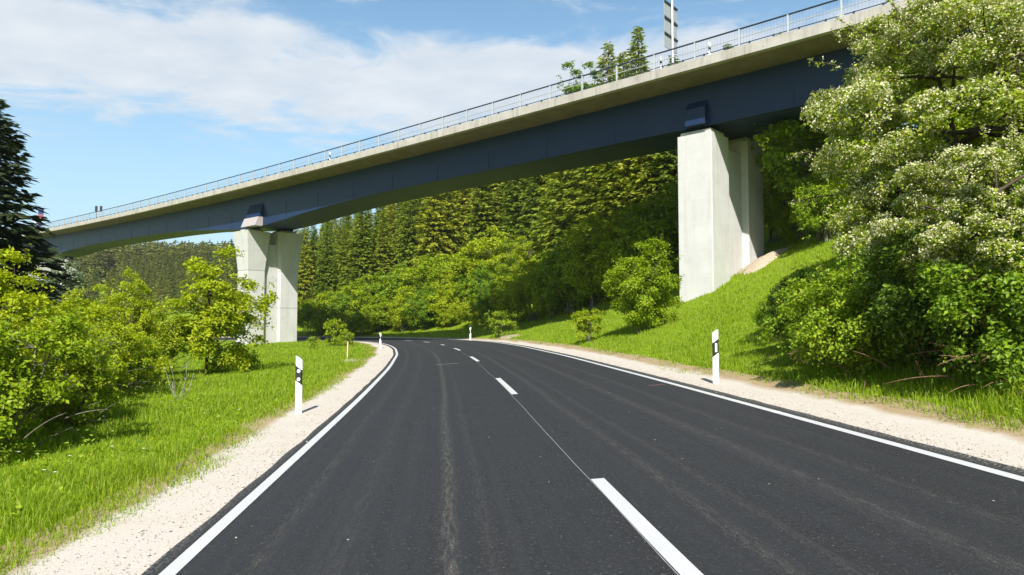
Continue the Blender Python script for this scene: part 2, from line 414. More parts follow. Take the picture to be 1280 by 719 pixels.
# ------------------------------------------------------------------ the bridge
BT = np.array([math.sin(.7107), math.cos(.7107)]); P0 = np.array([10.0, 34.26])
BS = np.arange(-46, 140.1, 1.0)
bth = .7107 - .000023 * BS - 2.04e-6 * BS ** 2
_i0 = 46
bx = np.r_[0, np.cumsum(-np.cos((bth[1:] + bth[:-1]) / 2))]; by = np.r_[0, np.cumsum(np.sin((bth[1:] + bth[:-1]) / 2))]
bx += P0[0] - bx[_i0]; by += P0[1] - by[_i0]
bz = 14.651 - .0125 * BS + 1.52e-4 * BS ** 2
HK = [-46, -20, -10, 0, 8, 16, 22, 28, 34, 40, 45, 48.5, 52, 57, 64, 72, 80, 90, 100, 107, 113, 119, 128, 140]
HV = [2.6, 2.55, 2.5, 2.45, 2.4, 2.4, 2.4, 2.42, 2.56, 2.9, 3.3, 3.5, 3.45, 3.05, 2.55, 2.35, 2.3, 2.3, 2.5, 2.95, 3.4, 3.0, 2.5, 2.3]
hk = np.interp(BS, HK, HV); 
for _ in range(4): hk[1:-1] = hk[1:-1] * .5 + (hk[:-2] + hk[2:]) * .25
def bpt(s, off, dz):
    th = np.interp(s, BS, bth)
    return np.stack([np.interp(s, BS, bx) + np.sin(th) * off, np.interp(s, BS, by) + np.cos(th) * off, np.interp(s, BS, bz) + dz], -1)
def sweep(prof, s=BS):
    """profile of (offset, dz) points - dz may be an array along s - swept along the bridge"""
    r = np.stack([bpt(s, o, d) for o, d in prof], 1); m = MB(); m.loft(r); return m
CF = .06; WB = 4.7; O1 = 2.14; O2 = O1 + WB; DW = 9.0
bridge = tag(empty('road_bridge', (P0[0], P0[1], 0)), 'long bridge with a dark blue steel girder and pale concrete deck crossing over the road', 'bridge')
def bpart(name, m, mat, parent=None, bevel=0):
    o = obj(name, m, mat, None, bevel); o.parent = parent or bridge
    if parent is None: o.matrix_parent_inverse = Matrix.Translation(-bridge.location)
    return o
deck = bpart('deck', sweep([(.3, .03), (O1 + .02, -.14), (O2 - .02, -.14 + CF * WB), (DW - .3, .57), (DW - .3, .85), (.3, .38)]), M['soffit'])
bpart('edge_beam', sweep([(0, 0), (.34, .0), (.34, .46), (.02, .5)]), M['fascia'])
bpart('edge_beam', sweep([(DW - .34, .54), (DW, .54), (DW - .02, 1.04), (DW - .34, 1.0)]), M['fascia'])
girder = bpart('girder', sweep([(O1, -.13), (O1, -hk), (O2, -hk + CF * WB), (O2, -.13 + CF * WB)]), M['blue'])
bpart('bottom_flange', sweep([(O1 - .09, -hk - .035), (O1 + .25, -hk - .035), (O1 + .25, -hk + .004), (O1 - .09, -hk + .004)]), M['blue'], girder)
for s in np.arange(-40, 138, 5.2):                                # slim welded stiffeners on the web
    if min(abs(s - .5), abs(s - 48.5)) < 2: continue
    h = float(np.interp(s, BS, hk)); m = MB()
    P = [bpt(s + a, o, d) for d in (-h + .03, -.5 * h) for a, o in ((0, O1 - .02), (.03, O1 - .02), (.03, O1 + .01), (0, O1 + .01))]
    m.hexa(P); bpart('web_stiffener', m, M['blue'], girder)
# railing
railing = bpart('railing', (lambda m: (m.tube(bpt(BS, .2, 1.44), .045, 8), m)[1])(MB()), M['rail_dark'])
for dz, r in ((.99, .02), (.66, .022)):
    m = MB(); m.tube(bpt(BS, .2, dz), r, 6); bpart('mid_rail' if dz > .8 else 'lower_rail', m, M['galv'] if dz > .8 else M['rail_dark'], railing)
m = MB()
for s in np.arange(-20, 128, 1.19):
    P = [bpt(s + a, o, d) for d in (.47, .68) for a, o in ((-.05, .16), (.05, .16), (.03, .24), (-.03, .24))]; m.hexa(P)
bpart('rail_clip', m, M['rail_dark'], railing)['kind'] = 'stuff'
PS = 2.38
for k_, s in enumerate(np.arange(-18.3, 128, PS)):
    m = MB(); a = .036
    P = [bpt(s + q, o, d) for d in (.44, 1.43) for q, o in ((-a, .15), (a, .15), (a, .26), (-a, .26))]
    m.hexa(P); bpart('railing_post', m, M['galv'], railing)
m = MB()                                                          # fine upright wires of the infill
sw = np.arange(-20, 128, .15)
A = np.stack([bpt(sw, .21, .67), bpt(sw + .004, .21, .67), bpt(sw + .004, .21, 1.42), bpt(sw, .21, 1.42)], 1).reshape(-1, 3)
Bk = A + np.array([BT[0], BT[1], 0]) * .004
F = np.arange(len(sw))[:, None] * 8 + np.array([0, 1, 2, 3])
VV = np.concatenate([A.reshape(-1, 4, 3), Bk.reshape(-1, 4, 3)], 1).reshape(-1, 3)
q8 = np.arange(len(sw))[:, None] * 8
m.add(VV, np.concatenate([q8 + np.array(f) for f in ([0, 1, 2, 3], [7, 6, 5, 4], [0, 3, 7, 4], [1, 5, 6, 2])]))
bpart('wire_infill', m, M['rail_dark'], railing)['kind'] = 'stuff'
m = MB(); m.tube(bpt(BS, DW - .2, 1.44 + .54), .035, 6); m.tube(bpt(BS, DW - .2, 1.0 + .54), .02, 6)
far_rail = bpart('railing', m, M['rail_dark'])
for s in np.arange(-18, 128, PS * 2):
    m = MB(); P = [bpt(s + q, o, d) for d in (1.02, 1.97) for q, o in ((-.04, DW - .25), (.04, DW - .25), (.04, DW - .15), (-.04, DW - .15))]
    m.hexa(P); bpart('railing_post', m, M['galv'], far_rail)
# brackets on the web over the piers
def bracket(s0, w, h1, h2, d1, d2):
    h = float(np.interp(s0, BS, hk)); m = MB()
    prof = [(O1 + .01, -h + .01), (O1 - d1, -h + .01), (O1 - d2, -h + h1), (O1 + .01, -h + h2)]
    m.loft([[bpt(s0 + a, o, d) for o, d in prof] for a in (-w / 2, w / 2)]); bpart('girder_bracket', m, M['blue'], girder, .02)
bracket(1.55, 1.15, .95, 1.4, .42, .38)
bracket(48.7, 2.7, .85, 2.3, .85, .5)
_h = float(np.interp(48.7, BS, hk)); m = MB()  # added pale block: sunlight on the bracket's lower part, put into its colour
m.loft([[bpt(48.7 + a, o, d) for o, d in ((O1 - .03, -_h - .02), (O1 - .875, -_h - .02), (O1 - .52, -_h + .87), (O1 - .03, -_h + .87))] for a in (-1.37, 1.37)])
bpart('bracket_sunlit_block', m, plain('painted_sunlight_grey', (.36, .32, .33), .6, .3), girder)
bracket(112.5, 2.7, .85, 2.3, .85, .5)

def pier(corner, th, w, L, ztop, tilt, zbot, webdrop, flare, zfl, fr, joints):
    """corner = near corner in plan; columns at both ends, a thinner web between"""
    t = np.array([math.sin(th), math.cos(th)]); b = np.array([-math.cos(th), math.sin(th)])
    P = lambda p, q, z: (corner[0] + t[0] * p + b[0] * q, corner[1] + t[1] * p + b[1] * q, z)
    rec = .36
    wz = ztop - webdrop + tilt * L * .4
    m = MB(); p0, p1 = fr[0] * L, fr[1] * L
    m.hexa([P(p, q, z) for z in (zbot, wz) for p, q in ((p0 - .3, rec), (p1 + .5, rec), (p1 + .5, w - rec), (p0 - .3, w - rec))])
    pr = bpart('pier', m, M['pier'])
    for (a, c, zt, sl) in ((0, p0, ztop, 0), (p1, L, ztop + tilt * (L - .5), .14)):
        ch = .04
        def ring(z, e=0., ins=0.):
            a0, c0, q0, q1 = a - e + ins, c + e - ins, -e + ins, w + e - ins
            if sl: pts = [(a0 + sl, q0), (c0 - ch, q0), (c0, q0 + ch), (c0, q1 - ch), (c0 - ch, q1), (a0 + sl, q1), (a0, q1 - rec - .02), (a0, q0 + rec + .02)]
            else: pts = [(a0 + ch, q0), (c0 - ch, q0), (c0, q0 + ch), (c0, q1 - ch), (c0 - ch, q1), (a0 + ch, q1), (a0, q1 - ch), (a0, q0 + ch)]
            return [P(p, q, z) for p, q in pts]
        lev = [zbot]; rs = [ring(zbot)]
        for zj in joints:
            rs += [ring(zj - .025), ring(zj - .02, 0, .04), ring(zj + .02, 0, .04), ring(zj + .025)]
        if flare: rs += [ring(zfl - .025), ring(zfl - .02, 0, .04), ring(zfl + .02, 0, .04), ring(zfl + .025, .0), ring(zfl + (zt - zfl) * .5 - .01, flare * .5), ring(zfl + (zt - zfl) * .5, flare * .5 - .015), ring(zfl + (zt - zfl) * .5 + .01, flare * .5), ring(zt, flare)]
        else: rs += [ring(zt)]
        m = MB(); m.loft(rs); bpart('pier_column', m, M['pier'], pr)
        cp = (a + c) / 2; hp = (c - a) * .36
        m = MB(); m.hexa([P(p, q, z) for z in (zt - .002, zt + .22) for p, q in ((cp - hp - .1, .12), (cp + hp, .12), (cp + hp, w - .12), (cp - hp - .1, w - .12))])
        bpart('plinth', m, M['pier'], pr)
        m = MB(); m.hexa([P(p, q, z) for z in (zt + .22, zt + .75) for p, q in ((cp - hp * .8, .35), (cp + hp * .8, .35), (cp + hp * .8, w - .35), (cp - hp * .8, w - .35))])
        bpart('bearing', m, M['dark'], pr)
    return pr
RP = (10.75, 36.24); LP = (-26.4, 67.75)
pier(RP, .75, 2.05, 6.75, 11.8, .06, 1.2, .62, 0, 0, (.31, .66), [])
pier(LP, .70, 2.0, 5.7, 10.62, .03, -1.6, 1.25, .36, 6.65, (.33, .62), [2.9])
pier((-71.5, 101.5), .70, 2.0, 5.7, 10.7, .03, -3, 1.25, .36, 6.65, (.33, .62), [2.9])

# signs and markers on the deck
def sign_board(s, off, zbase):
    p = bpt(s, off, zbase); t = np.array([math.sin(.71), math.cos(.71)]); b = np.array([-math.cos(.71), math.sin(.71)])
    r = tag(empty('traffic_sign', p, 0), 'grey backs of stacked sign boards on a tall pole standing on the bridge', 'road sign')
    m = MB(); m.tube([(0, 0, 0), (0, 0, 5.6)], .07, 10); obj('pole', m, M['galv'], r)
    Q = lambda a, c, z: (t[0] * a + b[0] * c, t[1] * a + b[1] * c, z)
    for z0, z1 in ((1.15, 1.93), (1.98, 2.8), (2.88, 3.7)):
        m = MB(); m.hexa([Q(a, c, z) for z in (z0, z1) for a, c in ((-.72, .09), (.72, .09), (.72, .13), (-.72, .13))]); f = obj('sign_panel', m, M['sign_back'], r)
        m = MB(); m.hexa([Q(a, c, z) for z in (z1 - .1, z1 - .0) for a, c in ((-.74, .04), (.74, .04), (.74, .088), (-.74, .088))]); obj('mounting_bar', m, M['dark'], f)
sign_board(2.3, .75, .5)
# blue, white and red sign at the far end
p = bpt(110, .6, .5); r = tag(empty('traffic_sign', p), 'small red, white and blue sign on the bridge beside the dark spruce', 'road sign')
m = MB(); m.tube([(0, 0, 0), (0, 0, 4.1)], .05, 8); obj('pole', m, M['galv'], r)
for nm, z0, z1, mt in (('blue_panel', 2.6, 3.6, 'sign_blue'), ('red_panel', 2.0, 2.55, 'sign_red'), ('white_panel', 1.4, 1.95, 'sign_white'), ('blue_panel', .7, 1.35, 'sign_blue')):
    m = MB(); m.box(-.42, .42, -.1, -.06, z0, z1); obj(nm, m, M[mt], r)
m = MB(); m.box(-.95, -.48, -.1, -.06, 1.2, 2.2); obj('white_panel', m, M['sign_white'], r)
# pair of slim marker boards
p = bpt(86.2, .5, .5); r = tag(empty('marker_board', p), 'pair of slim dark marker boards behind the bridge railing', 'marker board')
for dx in (-.32, .32):
    m = MB(); m.tube([(dx, 0, 0), (dx, 0, 1.5)], .04, 6); obj('post', m, M['galv'], r)
    m = MB(); m.box(dx - .17, dx + .17, -.07, -.045, 1.0, 1.75); f = obj('board', m, M['black_plastic'], r)

# delineators
def delineator(x, y, rz, label, round_ref, h=1.14, group='white delineator posts beside the road', z=None):
    """face towards local -Y; the top slopes down towards local +X"""
    r = tag(empty('delineator_post', (x, y, gz(x, y) + .04 if z is None else z), rz), label, 'delineator', group)
    w, d = .065, .05
    sl = .05
    out = [(-w, -.015), (-w + .015, -.04), (w - .015, -.04), (w, -.015), (.03, .06), (-.03, .06)]
    top = lambda px, z: z - sl * (px / w)
    m = MB(); m.loft([[(a, b, -.12) for a, b in out], [(a, b, top(a, h - sl)) for a, b in out]]); obj('post_body', m, M['white_plastic'], r)
    o2 = [(a * 1.03, b * 1.05 - .0005) for a, b in out]; zb, zt = h - .52, h - .235
    m = MB(); m.loft([[(a, b, top(a, zb)) for a, b in o2], [(a, b, top(a, zt)) for a, b in o2]], caps=False); bd = obj('black_band', m, M['black_plastic'], r)
    zc = (zb + zt) / 2
    if round_ref:
        for dz in (-.078, .078):
            m = MB(); th = np.arange(20) / 20 * 6.2832
            m.loft([[(.034 * math.cos(a), -.043, zc + dz + .034 * math.sin(a)) for a in th], [(.032 * math.cos(a), -.051, zc + dz + .032 * math.sin(a)) for a in th]]); obj('reflector', m, M['reflector'], bd)
    else:
        m = MB(); m.box(-.022, .022, -.049, -.0425, zc - .09, zc + .09); obj('reflector', m, M['reflector'], bd)
    return r
delineator(-4.11, 13.2, R_(4), 'white post with two round reflectors at the left gravel shoulder', True)
delineator(4.17, 14.0, R_(184) - R_(180) + R_(2), 'white post with one upright reflector at the right gravel shoulder', False)
delineator(-9.15, 47.4, R_(14), 'small distant white post on the inside of the bend', True)
delineator(-3.4, 55.6, R_(10), 'small distant white post on the outside of the bend by the bare earth', False)
bpy.data.objects['delineator_post.001'].scale.x = -1; bpy.data.objects['delineator_post.003'].scale.x = -1
for s, lb in ((33.9, 'small white post behind the bridge railing near the middle of the span'), (2.9, 'small white post behind the bridge railing below the sign boards'), (.1, 'small white post behind the bridge railing above the tall grey pier')):
    p = bpt(s, .55, .45); delineator(p[0], p[1], 0, lb, True, .95, 'white marker posts on the bridge', p[2])
x, y = -8.25, 34.2
m = MB(); m.hexa([(a + (.02 if z > 0 else 0), b, z) for z in (-.1, .82) for a, b in ((-.03, -.03), (.03, -.03), (.03, .03), (-.03, .03))]); m.hexa([(a, b, z) for z in (.8205, .84) for a, b in ((-.025, -.035), (.055, -.035), (.055, .035), (-.025, .035))])
o = obj('wooden_stake', m, M['wood'], None); o.location = (x, y, gz(x, y)); tag(o, 'short pale wooden stake standing in the grass by the bend', 'stake')

# ------------------------------------------------------------------ plants
def unit(v): return v / (np.linalg.norm(v, axis=-1, keepdims=True) + 1e-9)
def leaf_quads(P, D, N, L, W, fold=.18):
    """rhombic leaves: base P, direction D, normal N, length L, width W"""
    S = unit(np.cross(D, N)); N2 = np.cross(S, D)
    L = L[:, None]; W = W[:, None]
    V = np.stack([P, P + D * L * .45 + S * W * .5 + N2 * W * fold, P + D * L, P + D * L * .45 - S * W * .5 + N2 * W * fold], 1)
    return V.reshape(-1, 3), np.arange(len(P) * 4).reshape(-1, 4)

def broadleaf(name, H, R, lo, clumps, per, size, seed, stems=1, trunk_r=.08, shoots=25, blossom=0, hollow=2.0, squash=.75, lumps=.45, rc=(.16, .3), bare=0, up=.55, spread=.25):
    r = np.random.default_rng(seed)
    cz = (H + lo) / 2; rz = (H - lo) / 2
    lob = unit(r.normal(size=(9, 3))); amp = r.uniform(.3, 1, 9) * lumps
    def env(d): return 1 - lumps * .35 + (np.clip(d @ lob.T, 0, 1) ** 5 * amp).sum(-1)
    d = unit(r.normal(size=(clumps, 3))); f = r.uniform(0, 1, clumps) ** (1 / hollow)
    cen = d * f[:, None] * env(d)[:, None] * np.array([R, R, rz]) * .86 + [0, 0, cz]
    cen[:, 2] = np.maximum(cen[:, 2], lo * .6 + .05 * H * r.uniform(0, 1, clumps))
    cr = r.uniform(*rc, clumps) * R
    n = r.poisson(per * (cr / cr.mean()) ** 2)
    ci = np.repeat(np.arange(clumps), n)
    co_ = unit(cen - np.array([0, 0, cz - .2 * rz]))[ci]
    g = unit(r.normal(size=(len(ci), 3)) + co_ * .75 + np.array([0, 0, .65])) * (r.uniform(0, 1, len(ci)) ** .4)[:, None]
    P = cen[ci] + g * cr[ci, None] * np.array([1, 1, squash])
    # shoots that break the outline
    SP = []; paths = []
    for k in range(shoots):
        dd = unit(r.normal(size=3) * [1, 1, .8] + [0, 0, .3]); p = dd * env(dd[None])[0] * np.array([R, R, rz]) * .8 + [0, 0, cz]
        if p[2] < lo: continue
        ln = R * r.uniform(.12, .34); dv = unit(dd + [0, 0, r.uniform(-.2, .7)]); t = np.linspace(0, 1, 7)
        path = p + np.outer(t * ln, dv) + np.outer(t ** 2 * ln * -.15, [0, 0, 1]); paths.append(path)
        k2 = int(r.uniform(1.6, 2.6) * min(ln, 2.) / size) + 8; tt = r.uniform(0, 1, k2); SP.append(p + np.outer(tt * ln, dv) + np.outer(tt ** 2 * ln * -.15, [0, 0, 1]) + r.normal(size=(k2, 3)) * size * .5)
    if SP: P = np.vstack([P] + SP)
    P = P[P[:, 2] > .03]
    out = unit(P - np.array([0, 0, cz - .25 * rz]))
    N = unit(out * .55 + np.array([0, 0, up]) + r.normal(size=P.shape) * .55)
    D = unit(np.cross(N, r.normal(size=P.shape)) + out * .35 - np.array([0, 0, .25])); D = unit(D - N * (D * N).sum(1)[:, None])
    L = size * r.uniform(.65, 1.3, len(P)); V, F = leaf_quads(P, D, N, L, L * r.uniform(.5, .75, len(P)))
    crown = mesh_np(name + '_crown', V, F)
    # wood
    m = MB(); roots = []
    for k in range(stems):
        a = r.uniform(0, 6.28); rr = 0 if stems == 1 else R * .14 * r.uniform(.3, 1)
        b0 = np.array([math.cos(a) * rr, math.sin(a) * rr, -.12]); tp = np.array([math.cos(a) * R * spread * (stems > 1), math.sin(a) * R * spread * (stems > 1), H * .78]) + r.normal(size=3) * [.06 * R, .06 * R, .02]
        t = np.linspace(0, 1, 9)[:, None]; path = b0 + (tp - b0) * t + np.sin(t * 5 + a) * np.array([math.cos(a + 1), math.sin(a + 1), 0]) * R * .045
        m.tube(path, trunk_r / (stems ** .35) * (1 - .82 * t[:, 0]) * np.where(t[:, 0] < .05, 1.3, 1), 8); roots.append(path)
    for k in r.permutation(clumps)[:min(clumps, 60)]:
        c = cen[k]; pth = roots[r.integers(len(roots))]
        i = int(np.clip(np.searchsorted(pth[:, 2], c[2] - .35 * np.hypot(*c[:2]) - .1), 1, 7)); b0 = pth[i]
        mid = (b0 + c) / 2 + [0, 0, .12 * np.linalg.norm(c - b0)] + r.normal(size=3) * .05 * R
        t = np.linspace(0, 1, 6)[:, None]; path = b0 * (1 - t) ** 2 + 2 * mid * t * (1 - t) + c * t ** 2
        m.tube(path, trunk_r * .42 * (1 - .85 * t[:, 0]) / stems ** .3, 5)
    for path in paths: m.tube(path, np.linspace(trunk_r * .1, trunk_r * .03, len(path)), 4)
    for k in range(bare):                                            # leafless twigs near the ground
        a = r.uniform(0, 6.28); p = np.array([math.cos(a), math.sin(a), 0]) * R * r.uniform(.2, .8) + [0, 0, r.uniform(0, .25) * H]
        v = unit(np.array([math.cos(a), math.sin(a), r.uniform(-.1, 1)]) + r.normal(size=3) * .4); ln = R * r.uniform(.3, .7); t = np.linspace(0, 1, 5)
        m.tube(p + np.outer(t * ln, v) + np.outer(t ** 2 * ln * -.2, [0, 0, 1]), np.linspace(.012, .004, 5), 4)
    trunk = m.mesh(name + '_trunk', True)
    blos = None
    if blossom:
        sel = r.permutation(len(P)); w = out[sel, 2] * .5 + (np.linalg.norm((P[sel] - [0, 0, cz]) / [R, R, rz], axis=1)); gn = wob(P[sel, 0] * 1.0 + P[sel, 2], P[sel, 1] - P[sel, 2] * .7, 1.4, seed)
        sel = sel[(w + gn * .3 + r.normal(size=len(sel)) * .15) > .72][:blossom]
        bp = P[sel] + N[sel] * size * .5; k = 7
        q = np.repeat(bp, k, 0) + r.normal(size=(len(bp) * k, 3)) * .028; nn = unit(np.repeat(N[sel], k, 0) + r.normal(size=q.shape) * .6); dd = unit(np.cross(nn, r.normal(size=q.shape)))
        Lb = r.uniform(.028, .046, len(q)); V, F = leaf_quads(q, dd, nn, Lb, Lb * .95, .1); blos = mesh_np(name + '_blossom', V, F)
    return dict(trunk=trunk, crown=crown, blossom=blos)

def spruce(name, H, R, zb, whorls, per, spr, sl, seed, rag=.25):
    r = np.random.default_rng(seed); m = MB(); A = []; 
    t = np.linspace(0, 1, 10); m.tube(np.c_[np.sin(t * 4 + seed) * .04 * t, np.cos(t * 3) * .04 * t, t * H - .2 * (1 - t)], H * .0125 * (1 - t) ** .9 + .012, 8)
    PS_, DS_, LS_ = [], [], []
    lop = r.uniform(0, 6.28)
    for i in range(whorls):
        fr = (i + r.uniform(0, .6)) / whorls; fr = fr ** .92; z0 = zb + (H - zb) * fr
        n = per if fr < .9 else max(4, per - 3); a0 = r.uniform(0, 6.28)
        for j in range(n):
            a = a0 + j * 6.283 / n + r.normal() * .22; z = z0 + r.normal() * .12
            if z > H - .12: continue
            L = R * ((1 - (z - zb) / (H - zb)) ** .82) * (1 + r.normal() * rag * .6) * (1 + .16 * math.cos(a - lop)) + .12
            if r.uniform() < .06: L *= .45
            L = max(L, .12); e0 = math.radians(np.interp(fr, [0, .5, 1], [-4, 14, 48]) + r.normal() * 6); dr = np.interp(fr, [0, .6, 1], [.42, .34, .0]) * r.uniform(.7, 1.3)
            dv = np.array([math.cos(a), math.sin(a), 0]); pv = np.array([-math.sin(a), math.cos(a), 0])
            tt = np.linspace(0, 1, 5); path = np.array([0, 0, z]) + np.outer(tt * L, dv); path[:, 2] += L * (math.tan(e0) * tt - dr * tt ** 2 + .14 * tt ** 4)
            if j % 3 == 0: m.tube(path, np.linspace(.035, .008, 5) * (H / 20), 4)
            ns = int(max(5, spr * (L / R) ** .9)); k = r.uniform(.1, 1.0, ns) ** .8
            pp = np.array([0, 0, z]) + np.outer(k * L, dv); pp[:, 2] += L * (math.tan(e0) * k - dr * k ** 2 + .14 * k ** 4)
            sd = r.choice([-1, 1], ns); sw = r.uniform(.2, 1.1, ns) * (1 - .35 * k)
            dd = dv * r.uniform(.35, .9, ns)[:, None] + pv * (sd * sw)[:, None] + np.array([0, 0, -1]) * r.uniform(.0, .75, ns)[:, None] * (1 - fr * .8)
            PS_.append(pp + r.normal(size=(ns, 3)) * .05); DS_.append(unit(dd)); LS_.append(sl * r.uniform(.6, 1.25, ns) * (.55 + .45 * L / R))
    k = 24; z = H - r.uniform(0, 1, k) ** 1.5 * H * .06; a = r.uniform(0, 6.28, k)
    PS_.append(np.c_[np.zeros(k), np.zeros(k), z]); DS_.append(unit(np.c_[np.cos(a) * .6, np.sin(a) * .6, np.full(k, .9)])); LS_.append(np.full(k, sl * .38))
    P = np.vstack(PS_); D = np.vstack(DS_); L = np.concatenate(LS_)
    N = unit(np.array([0, 0, .9]) + r.normal(size=P.shape) * .6 + unit(P * [1, 1, 0]) * .5); N = unit(N - D * (N * D).sum(1)[:, None])
    V, F = leaf_quads(P, D, N, L, L * r.uniform(.26, .42, len(L)), .15)
    return dict(trunk=m.mesh(name + '_trunk', True), crown=mesh_np(name + '_crown', V, F), blossom=None)

LM = {
 'spruce': leaf_mat('spruce_needles', [(.1, .135, .012), (.205, .255, .018), (.32, .35, .03)], .3, .6, .2, .5),
 'spruce_dark': leaf_mat('dark_spruce_needles', [(.012, .022, .009), (.022, .036, .012), (.045, .06, .018)], .12, .6, .2, .1),
 'spruce_far': leaf_mat('hill_spruce_needles', [(.075, .09, .02), (.12, .14, .026), (.17, .18, .038)], .2, .7, .15, .45),
 'lime': leaf_mat('lime_leaves', [(.16, .24, .006), (.27, .35, .008), (.35, .41, .012)], .34, .5, .25, .3),
 'fresh': leaf_mat('fresh_leaves', [(.1, .18, .008), (.19, .29, .01), (.28, .37, .014)], .33, .5, .3, .3),
 'deep': leaf_mat('deep_green_leaves', [(.038, .08, .008), (.08, .15, .01), (.145, .23, .016)], .25, .45, .35, .25),
 'yellow': leaf_mat('yellow_green_leaves', [(.24, .3, .006), (.34, .4, .008), (.4, .44, .012)], .4, .5, .25, .1),
 'haw': leaf_mat('hawthorn_leaves', [(.1, .165, .008), (.22, .29, .013), (.34, .375, .028)], .32, .45, .35, .05),
 'haw_flower': leaf_mat('hawthorn_blossom', [(.44, .44, .2), (.6, .58, .34), (.72, .69, .48)], .25, .6, .2, .05, 1.0),
 'grey': leaf_mat('grey_green_leaves', [(.1, .135, .075), (.16, .2, .11), (.2, .24, .14)], .3, .6, .2, .1),
 'white': leaf_mat('white_blossom_leaves', [(.25, .26, .2), (.45, .45, .38), (.6, .6, .54)], .25, .6, .2, .1, 1.0),
 'olive': leaf_mat('olive_leaves', [(.08, .1, .02), (.13, .15, .03), (.17, .18, .04)], .3, .5, .25, .2),
}
def plant(kind, cat, proto, leaf, wood, x, y, label, group=None, rz=None, sc=1, sink=0, wide=1):
    t = tag(empty(kind, (x, y, gz(x, y) - sink), rng.uniform(0, 6.28) if rz is None else rz, (sc * wide, sc * wide, sc)), label, cat, group)
    return dress(t, proto, leaf, wood)
_mats = {}
def dress(t, proto, leaf, wood):
    for part, mt in (('trunk', M[wood]), ('crown', LM[leaf]), ('blossom', LM['haw_flower'])):
        me = proto[part]
        if me is None: continue
        key = (me.name, mt.name)
        if key not in _mats:
            if me.materials: me = me.copy()
            me.materials.append(mt); _mats[key] = me
        o = bpy.data.objects.new(part if part != 'trunk' else 'trunk', _mats[key]); C.objects.link(o); o.parent = t
    return t
def copy_tree(src, loc, rz, sc, label=None, group=None):
    r = src.copy(); C.objects.link(r); r.location = loc; r.rotation_euler = (0, 0, rz); r.scale = sc
    if label: r['label'] = label
    if group: r['group'] = group
    for ch in src.children:
        c = ch.copy(); C.objects.link(c); c.parent = r
    return r
def xy(px, D): return (px - 640) / 850 * D, D

# --- spruces of the wood behind the bridge
SP = [spruce('spruce%d' % k, 20, 2.7 + .35 * (k % 3), 1.2 + k * .5, 50, 10, 25, .78, 100 + k, .3) for k in range(4)]
FS = [spruce('hillspruce%d' % k, 20, 2.9 + .3 * k, 1.0, 30, 8, 9, 1.25, 200 + k, .3) for k in range(3)]
def rail_y(px): return np.interp(px, [55, 240, 400, 560, 710, 898, 1046, 1200], [279, 234, 191, 145, 100, 43, 0, -45])
protos = {}
def place_spruce(k, kind, x, y, H, label, group, leaf, bank=SP):
    key = (id(bank), k, leaf, label)
    loc = (x, y, gz(x, y) - .1); s = H / 20; w = s * rng.uniform(.85, 1.15)
    if key in protos:
        return copy_tree(protos[key], loc, rng.uniform(0, 6.28), (w, w, s), label, group)
    t = plant(kind, 'tree', bank[k], leaf, 'bark_dark', x, y, label, group); t.location = loc; t.scale = (w, w, s); protos[key] = t
    return t
cnt = 0
for row in range(6):
    px = 372 + rng.uniform(0, 12)
    while px < 1010:
        D = float(np.interp(px, [370, 480, 600, 720, 850, 1010], [112, 108, 100, 88, 76, 64])) + row * 5.0 + rng.normal() * 1.6
        x, y = xy(px + rng.normal() * 4, D)
        g0 = gz(x, y)
        top_y = np.interp(px, [370, 400, 450, 500, 560], [284, 277, 258, 232, 190]) + rng.uniform(-14, 16) - row * 1.2
        zt = 1.5 + (402 - top_y) / 850 * D
        cap = 1.5 + (402 - rail_y(px) - 14) / 850 * D
        H = zt - g0 if px < 560 else rng.uniform(19, 26)
        H = min(H, cap - g0) * rng.uniform(.93, 1.0)
        if 5 < H:
            if px < 560: lb = 'olive spruce at the wood edge between the two piers, its top below the deck'
            elif px < 850: lb = 'tall spruce in the dense wood behind the bridge span, crown hidden by the girder'
            else: lb = 'spruce in the dark wood beyond the tall right pier'
            place_spruce(int(rng.integers(4)), 'spruce_tree', x, y, H, lb, 'spruces of the wood behind the bridge', 'spruce'); cnt += 1
        px += rng.uniform(2.6, 3.9) * 850 / D if px < 560 else rng.uniform(3.4, 5.2) * 850 / D
# --- the few tops that rise above the deck
for k, (px, D, ty, lb) in enumerate(((801, 92, 27, 'tallest spruce rising above the bridge railing near the sign pole'), (781, 95, 60, 'broad middle spruce top above the bridge railing'), (763, 93, 49, 'slim spruce top above the railing beside the light green treetop'))):
    x, y = xy(px, D); place_spruce(k, 'spruce_tree', x, y, 1.5 + (402 - ty) / 850 * D - gz(x, y), lb, None, 'spruce')
for px, D, H in ((752, 58, 18), (775, 55.5, 17), (800, 54, 17.5), (822, 52, 16.5), (845, 51, 17), (735, 62, 18), (712, 66, 18)):
    x, y = xy(px, D); place_spruce(int(rng.integers(4)), 'spruce_tree', x, y, H, 'dark spruce in the deck shadow between the round shrub and the pier', 'shaded spruces beside the tall pier', 'spruce'); cnt += 1
# --- spruces of the far hill on the left
for D in np.arange(160, 310, 12.5):
    px = 60 + rng.uniform(0, 15)
    while px < 330:
        d = D + rng.normal() * 3; x, y = xy(px, d)
        ty = np.interp(d, [165, 200, 240, 310], [352, 337, 326, 315]) - (px - 180) * .08 + rng.uniform(-7, 7)
        if px < 150 and d > 235: px += 5; continue
        H = np.clip(1.5 + (402 - ty) / 850 * d - gz(x, y), 9, 27)
        place_spruce(int(rng.integers(3)), 'spruce_tree', x, y, H, 'spruce of the distant hillside wood left of the short pier', 'spruces on the distant hill', 'spruce_far', FS)
        px += rng.uniform(4.0, 5.8) * 850 / d
